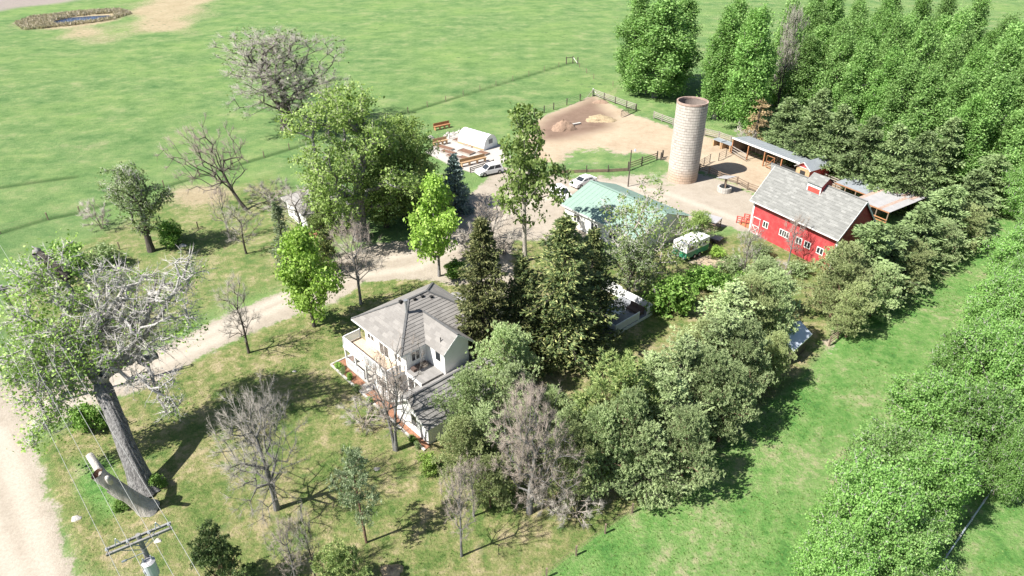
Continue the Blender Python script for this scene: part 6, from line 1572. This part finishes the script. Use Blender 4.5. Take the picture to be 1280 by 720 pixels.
    parts = [tubes(pos[pr[e][thick]], pos[e][thick], np.minimum(r[pr[e]], r[e] * 1.3)[thick], r[e][thick], 5), tubes(pos[pr[e][~thick]], pos[e][~thick], r[e][~thick] * 1.2, r[e][~thick], 3)]
    Vv, Ff = join(parts); link('branches', mesh_np('giant_branches', Vv, Ff, M['bark_pale'], smooth=True), t)
    T = pos[tips]; D = unit(pos[tips] - pos[pr[tips]]); isb = np.arange(len(T)) < 0
    # which tips are bare: nearest lobe set
    cb = np.array([W(x, y, dy) for x, y, dy, _ in bare_l]); cl_ = np.array([W(x, y, dy) for x, y, dy, _ in leaf_l])
    dbb = np.linalg.norm(T[:, None] - cb[None], axis=2).min(1); dll = np.linalg.norm(T[:, None] - cl_[None], axis=2).min(1); isb = dbb < dll
    def tw(Tm, Dm, n_, L, rr):
        q = np.repeat(Tm, n_, 0); dd = unit(np.repeat(Dm, n_, 0) * .8 + rg.normal(size=q.shape) * .7); st = q - np.repeat(Dm, n_, 0) * rg.uniform(0, .9, len(q))[:, None]
        en = st + dd * rg.uniform(.5, 1.3, len(q))[:, None] * L
        b2 = np.repeat(st, 3, 0) + np.repeat(en - st, 3, 0) * rg.uniform(.2, .8, len(st) * 3)[:, None]; d2 = unit(np.repeat(dd, 3, 0) + rg.normal(size=b2.shape) * .7)
        return join([spikes(st, en, np.full(len(st), rr), rg), spikes(b2, b2 + d2 * rg.uniform(.2, .7, len(b2))[:, None] * L * .7, np.full(len(b2), rr * .7), rg)])
    a_, f_ = tw(T[isb], D[isb], 4, 1.7, .032); link('bare_twigs', mesh_np('giant_twigs', a_, f_, M['twig_white']), t)
    a_, f_ = tw(T[~isb], D[~isb], 6, 1.0, .024); link('leafy_twigs', mesh_np('giant_twigs2', a_, f_, M['twig_white']), t)
    q = np.repeat(T[~isb], 36, 0) + rg.normal(size=(int((~isb).sum()) * 36, 3)) * .5
    some = T[isb][rg.random(int(isb.sum())) < .3]; q = np.concatenate([q, np.repeat(some, 14, 0) + rg.normal(size=(len(some) * 14, 3)) * .4])
    q = q[rg.random(len(q)) < .62]; l_ = leaves(q, .17, rg, .6, 1.4); link('crown', mesh_np('giant_crown', l_[0], l_[1], M['lf_giant']), t)
    # the broken dark limb with bleached tip
    A = W(86, 348, 2.4); B = W(46, 313, 3.5); n8 = [A + (B - A) * u for u in np.linspace(0, 1, 6)]
    a_, f_ = trunk_tube(n8, [.24, .30, .33, .34, .28, .2], 14, .16, 4, fur=.15); link('broken_limb', mesh_np('giant_broken', a_, f_, M['bark_dark'], smooth=True), t)
    a_, f_ = trunk_tube([B - (B - A) * .02, B + (B - A) * .06, B + (B - A) * .16], [.2, .13, .01], 8, .3, 4); link('split_end', mesh_np('giant_split', a_, f_, M['bark_pale'], smooth=True), t)
M['lf_giant'] = leafmat('young_cottonwood_leaves', (0.121, 0.203, 0.041), (0.228, 0.354, 0.083), (0.410, 0.542, 0.193))
giant()

# ------------------------------------------------------------------ the other trees, each where it stands
def T1(key, label, cx, cy, h, rpx, frac=.55, cat='tree', **k):
    b, r = tc(cx, cy, h, rpx, frac); return plant(key, label, cat, b, h, r, **k)
def T2(key, label, bx, by, ty, rpx, cat='tree', **k):
    b, h, r = tb(bx, by, ty, rpx); return plant(key, label, cat, b, max(h, 1), r, **k)
# west side
T1('greycotton', 'half leafed cottonwood with forked dark trunk behind the giant leaning one', 172, 258, 12, 44)
T1('bare_bush', 'pale grey leafless shrub at the pasture fence beside the half leafed cottonwood', 122, 268, 4, 22, cat='shrub')
T1('shrub_a', 'dark green bush against the foot of the half leafed cottonwood', 212, 290, 3, 20, cat='shrub')
T1('shrub_a', 'low green thicket below the pasture fence near the farther power pole', 75, 322, 3, 34, cat='shrub')
T1('shrub_b', 'pale low thicket in the long grass above the giant cottonwood', 128, 318, 3, 26, cat='shrub')
T1('bare_grand', 'large bare whitish cottonwood standing against the open pasture', 348, 98, 18, 98)
T2('cotton_a', 'biggest full green cottonwood with thick grey trunk over the cottage', 452, 298, 110, 98, rot=2.0)
T1('cotton_b', 'green cottonwood leaning against the biggest one above the blue spruce', 500, 205, 15, 46)
T1('cotton_b', 'dark green tree filling the gap behind the bright young maple', 478, 235, 11, 36)
T2('bare_dark', 'dark leaning bare tree with crooked trunk by the dry grass patch', 308, 262, 150, 50, rot=0, lean=(0, -.4))
T2('bare_a', 'thin bare sapling just left of the slim spruce', 308, 317, 258, 22)
T2('bare_b', 'thinnest bare sapling below the dark leaning tree', 287, 299, 232, 13)
T1('bare_a', 'bare twiggy tree covering the cottage roof from the drive side', 372, 262, 7, 30)
T1('cotton_b', 'low leafy branches of a young cottonwood in front of the cottage wall', 402, 262, 6, 26)
T1('bare_bush', 'wispy pinkish bare shrub behind the cottage', 335, 242, 4, 26, cat='shrub')
T1('slim', 'slim silvery spruce in front of the cottage', 351, 290, 9, 17)
T2('maple_a', 'bright green maple beside the driveway in front of the cottage', 393, 408, 286, 40)
T1('jun_dark', 'dark olive juniper between the maple and the cottonwood trunk', 408, 312, 6, 19)
T2('maple_b', 'bright lime green maple at the driveway bend', 549, 345, 218, 36)
T1('shrub_a', 'round dark shrub under the lime green maple at the driveway bend', 568, 335, 2.2, 18, cat='shrub')
T1('blue', 'blue grey spruce beside the garden beds', 568, 226, 9, 23)
T1('jun_dark', 'brown green juniper between cottonwoods and blue spruce', 528, 218, 7, 22)
T1('cotton_b', 'dark crowned tree in shade beside the blue spruce', 545, 258, 6, 24)
T2('bare_b', 'bare upright tree on the grass island in front of the farmhouse', 451, 380, 280, 30)
T2('bare_a', 'bare young tree on the lawn edge below the driveway', 311, 441, 352, 28)
T1('bare_bush', 'dense brown bare bush beside the cottonwood trunk and driveway', 444, 318, 3, 20, cat='shrub')
T1('bare_bush', 'grey bare brush between lime maple and gravel yard', 585, 300, 4, 24, cat='shrub')
T1('bare_multi', 'pale bare tree in front of the parked white car', 614, 268, 7, 24)
T1('bare_bush', 'grey bare brush at the trunk of the tall thin cottonwood', 630, 300, 4, 26, cat='shrub')
T2('cotton_thin', 'tall thin cottonwood with airy crown and whitish trunk before the yard', 656, 326, 132, 50)
# the yard spruces
T2('spruce_a', 'olive spruce nearest the farmhouse roof', 606, 455, 274, 64, rot=.3)
T2('spruce_b', 'short dark spruce squeezed between two taller spruces', 652, 448, 318, 46, rot=1.0)
T2('spruce_b', 'broadest dark spruce with pale tip in front of the green roof', 700, 444, 268, 76, rot=2.2)
T2('spruce_b', 'dark spruce behind the broad one touching the pale cottonwood', 734, 415, 285, 52, rot=4.0)
T2('loose', 'pale many stemmed cottonwood with thin leaves in front of the green roof', 796, 362, 240, 68)
T2('greycotton', 'small whitish trunked tree on the lawn behind the patio deck', 785, 376, 300, 34)
T1('shrub_a', 'light green shrub mass beside the patio deck lawn', 842, 368, 4.5, 32, cat='shrub')
T1('shrub_a', 'bright green shrub above the juniper row near the trailer', 880, 345, 3, 26, cat='shrub')
T1('shrub_y', 'small round bright green shrub beside the flat cart', 897, 314, 1.8, 12, cat='shrub')
T1('shrub_b', 'pale weedy shrub in front of the red barn wall', 918, 330, 2.5, 22, cat='shrub')
T1('shrub_b', 'grey green shrub under the barn windows', 962, 335, 2.5, 22, cat='shrub')
T1('shrub_a', 'low green shrub at the trailer end of the barn garden', 905, 352, 2.2, 20, cat='shrub')
T2('bare_a', 'leafless tree with dark trunk before the barn door', 928, 352, 284, 20)
T2('bare_b', 'thin reddish bare tree before the middle barn windows', 985, 330, 270, 16)
T1('bare_bush', 'grey bare bush at the end of the barn garden', 975, 345, 3, 20, cat='shrub')
T1('cotton_b', 'small leafy tree at the corner of the green roof by the trailer', 872, 284, 5, 20)
for px, py, lb in ((950, 312, 'weedy shrub just below the red barn corner board'), (1000, 335, 'grey green weeds at the foot of the right barn windows'), (940, 345, 'low green weeds between the bare dark tree and junipers')): T1('shrub_b' if px != 940 else 'shrub_a', lb, px, py, 1.6, 20, cat='shrub')
# lawn trees at the bottom
T2('bare_wide', 'wide spreading grey bare tree on the front lawn', 346, 636, 488, 78)
T2('bare_multi', 'two stemmed bare tree beside the mulch bed and white gable', 495, 562, 430, 42)
T1('bare_bush', 'brown bare shrub spilling over the mulch bed edge', 452, 520, 2.5, 30, cat='shrub')
T2('pine_young', 'young silvery pine standing alone on the front lawn', 458, 678, 562, 30)
T2('bare_b', 'slim bare tree with pale trunk casting a long shadow near the field', 577, 695, 588, 26)
T2('bare_b', 'short bare tree just behind the slim pale trunked one', 592, 645, 576, 22)
T2('bare_thick', 'thick pinkish bare tree among the junipers', 662, 640, 488, 62)
T1('bare_bush', 'brown bare brush under the junipers at the lawn corner', 720, 628, 3, 34, cat='shrub')
T1('bare_bush', 'tan twiggy bush beside the bright pine trunk', 690, 610, 4, 30, cat='shrub')
T1('pine_dark', 'dark green pine at the lower edge of the lawn', 272, 700, 7, 42)
T1('pine', 'pale green pine top at the lower edge beside the young pine', 424, 712, 5, 38)
T2('bare_b', 'bare tree rising at the lower edge between the two pines', 372, 735, 655, 26)
T2('bare_a', 'smaller bare tree at the lower edge beside the pale pine', 394, 722, 640, 18)
T1('shrub_y', 'bright yellow green shrub at the end of the mulch bed', 535, 578, 1.8, 16, cat='shrub')
T1('shrub_a', 'low green sprouts at the foot of the giant leaning trunk', 196, 600, 1.2, 12, cat='shrub')
T1('shrub_a', 'green suckers beside the pale dead stump', 152, 630, 1.0, 11, cat='shrub')
T1('shrub_a', 'bright leafy suckers between the road and the giant leaning trunk', 108, 520, 3.0, 24, cat='shrub')
for k, (px, py) in enumerate(((424, 457), (428, 463), (437, 470), (446, 484), (462, 500), (476, 512), (516, 548), (522, 556))):
    T1('shrub_b' if k % 2 else 'shrub_a', 'small plant growing in the red mulch bed', px, py, .8, 5 if k % 3 else 7, cat='plant', group='plants in the mulch bed', name='bed_plant')
# juniper rows: (kind, cx, cy, height, crown px)
J = [('juniper_0', 628, 452, 8, 42, 'grey green juniper against the lower wing roof of the farmhouse'), ('juniper_1', 585, 505, 7, 40, 'pale juniper covering the end of the lower wing roof'), ('fir_j', 640, 500, 8, 42, 'juniper directly above the pinkish bare tree'),
     ('juniper_2', 575, 560, 6, 36, 'yellowish juniper beside the white gable end'), ('juniper_2', 608, 600, 5, 30, 'low olive juniper next to the pinkish bare tree'), ('juniper_1', 686, 512, 5, 26, 'small juniper between lawn strip and bright pine'),
     ('pine', 768, 512, 10, 58, 'bright long needled pine in the middle of the juniper row'), ('juniper_2', 712, 575, 7, 38, 'pale olive juniper at the lower end of the row'), ('fir_j', 808, 488, 8, 38, 'juniper on the lawn side just above the bright pine'),
     ('fir_j', 830, 520, 9, 48, 'large juniper to the field side of the bright pine'), ('fir_j', 808, 570, 7, 42, 'juniper whose skirt hangs over the field edge below the pine'), ('juniper_2', 874, 446, 8, 40, 'light olive juniper at the head of the lawn strip'),
     ('juniper_1', 878, 490, 9, 46, 'grey juniper leaning over the shaded field edge'), ('fir_j', 905, 405, 9, 52, 'large grey juniper above the middle of the row'), ('juniper_1', 918, 452, 9, 42, 'dense juniper just before the blue grey shed'),
     ('juniper_0', 955, 388, 9, 44, 'tall grey juniper beside the blue grey shed roof'), ('juniper_1', 948, 358, 7, 36, 'rounded juniper below the barn garden'), ('juniper_2', 965, 448, 6, 26, 'small olive juniper hiding half of the blue grey shed')]
J += [('juniper_0', 745, 560, 8, 40, 'juniper wedged between bright pine and pale olive juniper'), ('juniper_1', 780, 545, 9, 40, 'juniper touching the bright pine on its shaded side'), ('juniper_0', 850, 560, 8, 40, 'juniper spreading over the shadow line of the strip'),
      ('fir_j', 842, 480, 10, 44, 'feathery juniper in the thick of the row above the bright pine'), ('fir_j', 892, 445, 10, 46, 'broad juniper in the thick of the row before the shed'), ('juniper_2', 930, 395, 9, 40, 'yellowish juniper among the tall grey ones'), ('juniper_0', 905, 500, 8, 36, 'juniper overhanging the field shade before the blue grey shed'),
      ('fir_j', 605, 545, 7, 36, 'juniper between white gable end and pinkish bare tree'), ('juniper_0', 715, 545, 7, 32, 'juniper beside the bright pine on the house side'), ('juniper_1', 650, 545, 6, 34, 'juniper directly behind the pinkish bare tree')]
for k, cx, cy, h, r, lb in J: T1(k, lb, cx + 4, cy + 2, h * 1.12, r * 1.14, .52)
J2 = [('juniper_2', 1046, 338, 11, 48, 'olive juniper at the near corner of the red barn'), ('fir_b', 1080, 316, 12, 46, 'layered olive conifer beside the barn gable'), ('juniper_2', 1062, 375, 8, 34, 'low olive juniper at the field fence end'),
      ('fir_b', 1105, 310, 10, 44, 'layered conifer beyond the barn gable with drooping tiers'), ('juniper_1', 1092, 350, 8, 34, 'grey juniper on the field side of the barn conifers'), ('fir_a', 1140, 285, 10, 42, 'pale conifer covering the ends of the metal shelters'),
      ('juniper_2', 1130, 318, 8, 34, 'olive juniper shading the field strip past the barn'), ('fir_b', 1172, 262, 11, 42, 'tall layered conifer beyond the metal shelters'), ('juniper_1', 1168, 292, 8, 30, 'grey juniper at the field edge past the shelters'),
      ('fir_a', 1205, 240, 11, 40, 'last tall conifer where the row meets the elms'), ('juniper_2', 1202, 272, 8, 30, 'olive juniper at the upper end of the row'), ('fir_b', 1232, 215, 10, 34, 'farthest conifer of the row below the poplars')]
for k, cx, cy, h, r, lb in J2: T1(k, lb, cx + 6, cy + 12, h * .86, r * 1.0, .52)
# conifers behind the long shed
Fs = [('fir_brown', 948, 150, 8, 22, 'half dead brown conifer beside the small opening in the poplars'), ('fir_a', 982, 158, 10, 30, 'pale olive conifer at the end of the long shed roof'), ('fir_b', 1012, 170, 11, 30, 'conifer close behind the long shed roof'),
      ('fir_a', 1045, 178, 12, 32, 'conifer rising behind the red coop'), ('fir_a', 1022, 150, 11, 26, 'conifer of the second rank above the coop'), ('fir_b', 1080, 195, 12, 34, 'conifer just above the rust streaked shelter'),
      ('fir_a', 1112, 205, 12, 32, 'conifer above the pale ribbed shelter'), ('fir_b', 1145, 215, 12, 32, 'conifer between shelters and the elm mass'), ('fir_a', 1180, 190, 11, 28, 'brownish topped conifer standing out among the poplars'), ('bare_bush', 930, 172, 3, 12, 'grey bare bush in the grass beside the long shed')]
for k, cx, cy, h, r, lb in Fs: T1(k, lb, cx, cy, h, r * 1.08, .5, cat='shrub' if 'bush' in lb else 'tree')
# poplars
T2('poplar_0', 'broad poplar with pale trunk at the end of the belt by the corral', 790, 112, -8, 34); T2('poplar_2', 'wide dark poplar leaning over the grass beside the first one', 818, 122, -4, 46); T2('poplar_1', 'back poplar of the separate pair by the corral', 845, 108, -2, 34)
T2('poplar_3', 'light green poplar behind the silo top', 893, 148, 12, 34); T2('poplar_3', 'light green poplar with thick pale trunk right of the silo', 925, 162, 10, 38); T2('bare_grand', 'pale bare topped poplar between green neighbours', 968, 150, 12, 20)
T2('poplar_1', 'poplar behind the silo rim at the start of the dense belt', 905, 128, 0, 30)
pg = 'dense poplar belt behind the barn'; pl = 'tall green poplar in the dense belt behind the farm buildings'
q = 0
for row, (xa, xb, y0, y1, n_) in enumerate(((1000, 1300, 158, 262, 12), (975, 1305, 132, 228, 12), (985, 1310, 112, 200, 12), (1000, 1315, 95, 172, 12), (1030, 1320, 82, 150, 10))):
    for i in range(n_):
        u = i / (n_ - 1); px = xa + u * (xb - xa) + rng.uniform(-9, 9); py = y0 + (y1 - y0) * u ** 1.1 + rng.uniform(-4, 4)
        b = G(px, py); h = rng.uniform(17, 22) * (1 - .06 * u) * (.85 if row == 0 else 1); plant('poplar_%d' % (q % 4), pl, 'tree', b, h, rng.uniform(3.7, 4.9), group=pg); q += 1
# elm belt on the right
eg = 'elm belt along the field'; el = 'rounded bright green elm in the belt along the field strip'
E_ = [(1302, 268, 10, 40), (1282, 325, 9, 46), (1300, 335, 9, 50), (1242, 392, 9, 52), (1262, 402, 10, 54), (1300, 425, 10, 56), (1206, 455, 9, 56), (1240, 470, 10, 62), (1285, 500, 10, 60), (1162, 522, 9, 62), (1215, 540, 9, 62), (1110, 585, 9, 66), (1170, 610, 9, 64), (1080, 650, 9, 70), (1130, 690, 8, 64), (1040, 705, 8, 56), (1285, 240, 11, 36), (1320, 290, 10, 44), (1262, 580, 7, 40), (1274, 352, 8, 36)]
EL = {15: 'lowest elm of the belt, touching the lower picture edge beside the strip', 13: 'elm bulging farthest out over the bright strip low in the belt', 18: 'lone low elm between the irrigation pipe and the picture edge', 14: 'elm whose shade falls on the foot of the irrigation pipe', 16: 'topmost elm where the belt meets the poplars', 4: 'elm at the pinch where the strip narrows towards the barn conifers'}
for i, (cx, cy, h, r) in enumerate(E_): T1('elm_%d' % (i % 3), EL.get(i, el), cx, cy, h * rng.uniform(.78, 1.08), r * rng.uniform(.84, .98), .5, group=eg)
# reeds round the pond
rg = np.random.default_rng(5)
pr_ = poly_px([(18, 30), (40, 22), (100, 15), (150, 12), (165, 17), (140, 25), (90, 32), (30, 38)]); pin = poly_px([(60, 28), (84, 21), (112, 18), (144, 16), (149, 21), (124, 26.5), (98, 29), (68, 32)])
bb = rg.uniform(pr_.min(0), pr_.max(0), (7000, 2)); bb = bb[(sdist(bb, pr_) < 0) & (sdist(bb, pin) > -1)]
P3 = np.stack([bb[:, 0], bb[:, 1], np.zeros(len(bb))], 1); lv = blades(P3, np.tile([[0, 0, 1.0]], (len(P3), 1)), 1.0, .3, 3, .45, rg)
o = link('reeds', mesh_np('reeds', lv[0], lv[1], M['straw'])); tag(o, 'straw coloured reeds ringing the small pond', 'reeds', kind='stuff')
# grass tufts on the near ground
n_ = 70000
xy = np.stack([rg.uniform(-40, 75, n_), rg.uniform(20, 75, n_)], 1)
okm = np.interp(np.arange(1), [0], [0])
ii = np.clip(np.searchsorted(gx, xy[:, 0]) - 1, 0, nx - 1); jj = np.clip(np.searchsorted(gy, xy[:, 1]) - 1, 0, ny - 1); ix = jj * nx + ii
keep = (a_dirt[ix] < .3) & (sdist(xy, np.array([hw(0, -2.5), hw(15.3, -2.7), hw(15.3, 12), hw(0, 15)])) > 0.3) & (rg.random(n_) < np.clip(.12 + a_strip[ix] * .8, 0, 1) * np.clip(1.4 - a_str[ix] * 2, 0, 1))
keep &= (wave(xy, 2.5, 12) + rg.normal(size=n_) * .4 > -.1)
xy = xy[keep]; P3 = np.stack([xy[:, 0], xy[:, 1], zz[ix][keep] - .02], 1)
lv = blades(P3, np.tile([[0, 0, 1.0]], (len(P3), 1)), .13, .09, 3, 1.0, rg)
o = link('grass_tufts', mesh_np('grass_tufts', lv[0], lv[1], M['grass'])); tag(o, 'short tufts of green grass across lawn and field', 'grass', kind='stuff')
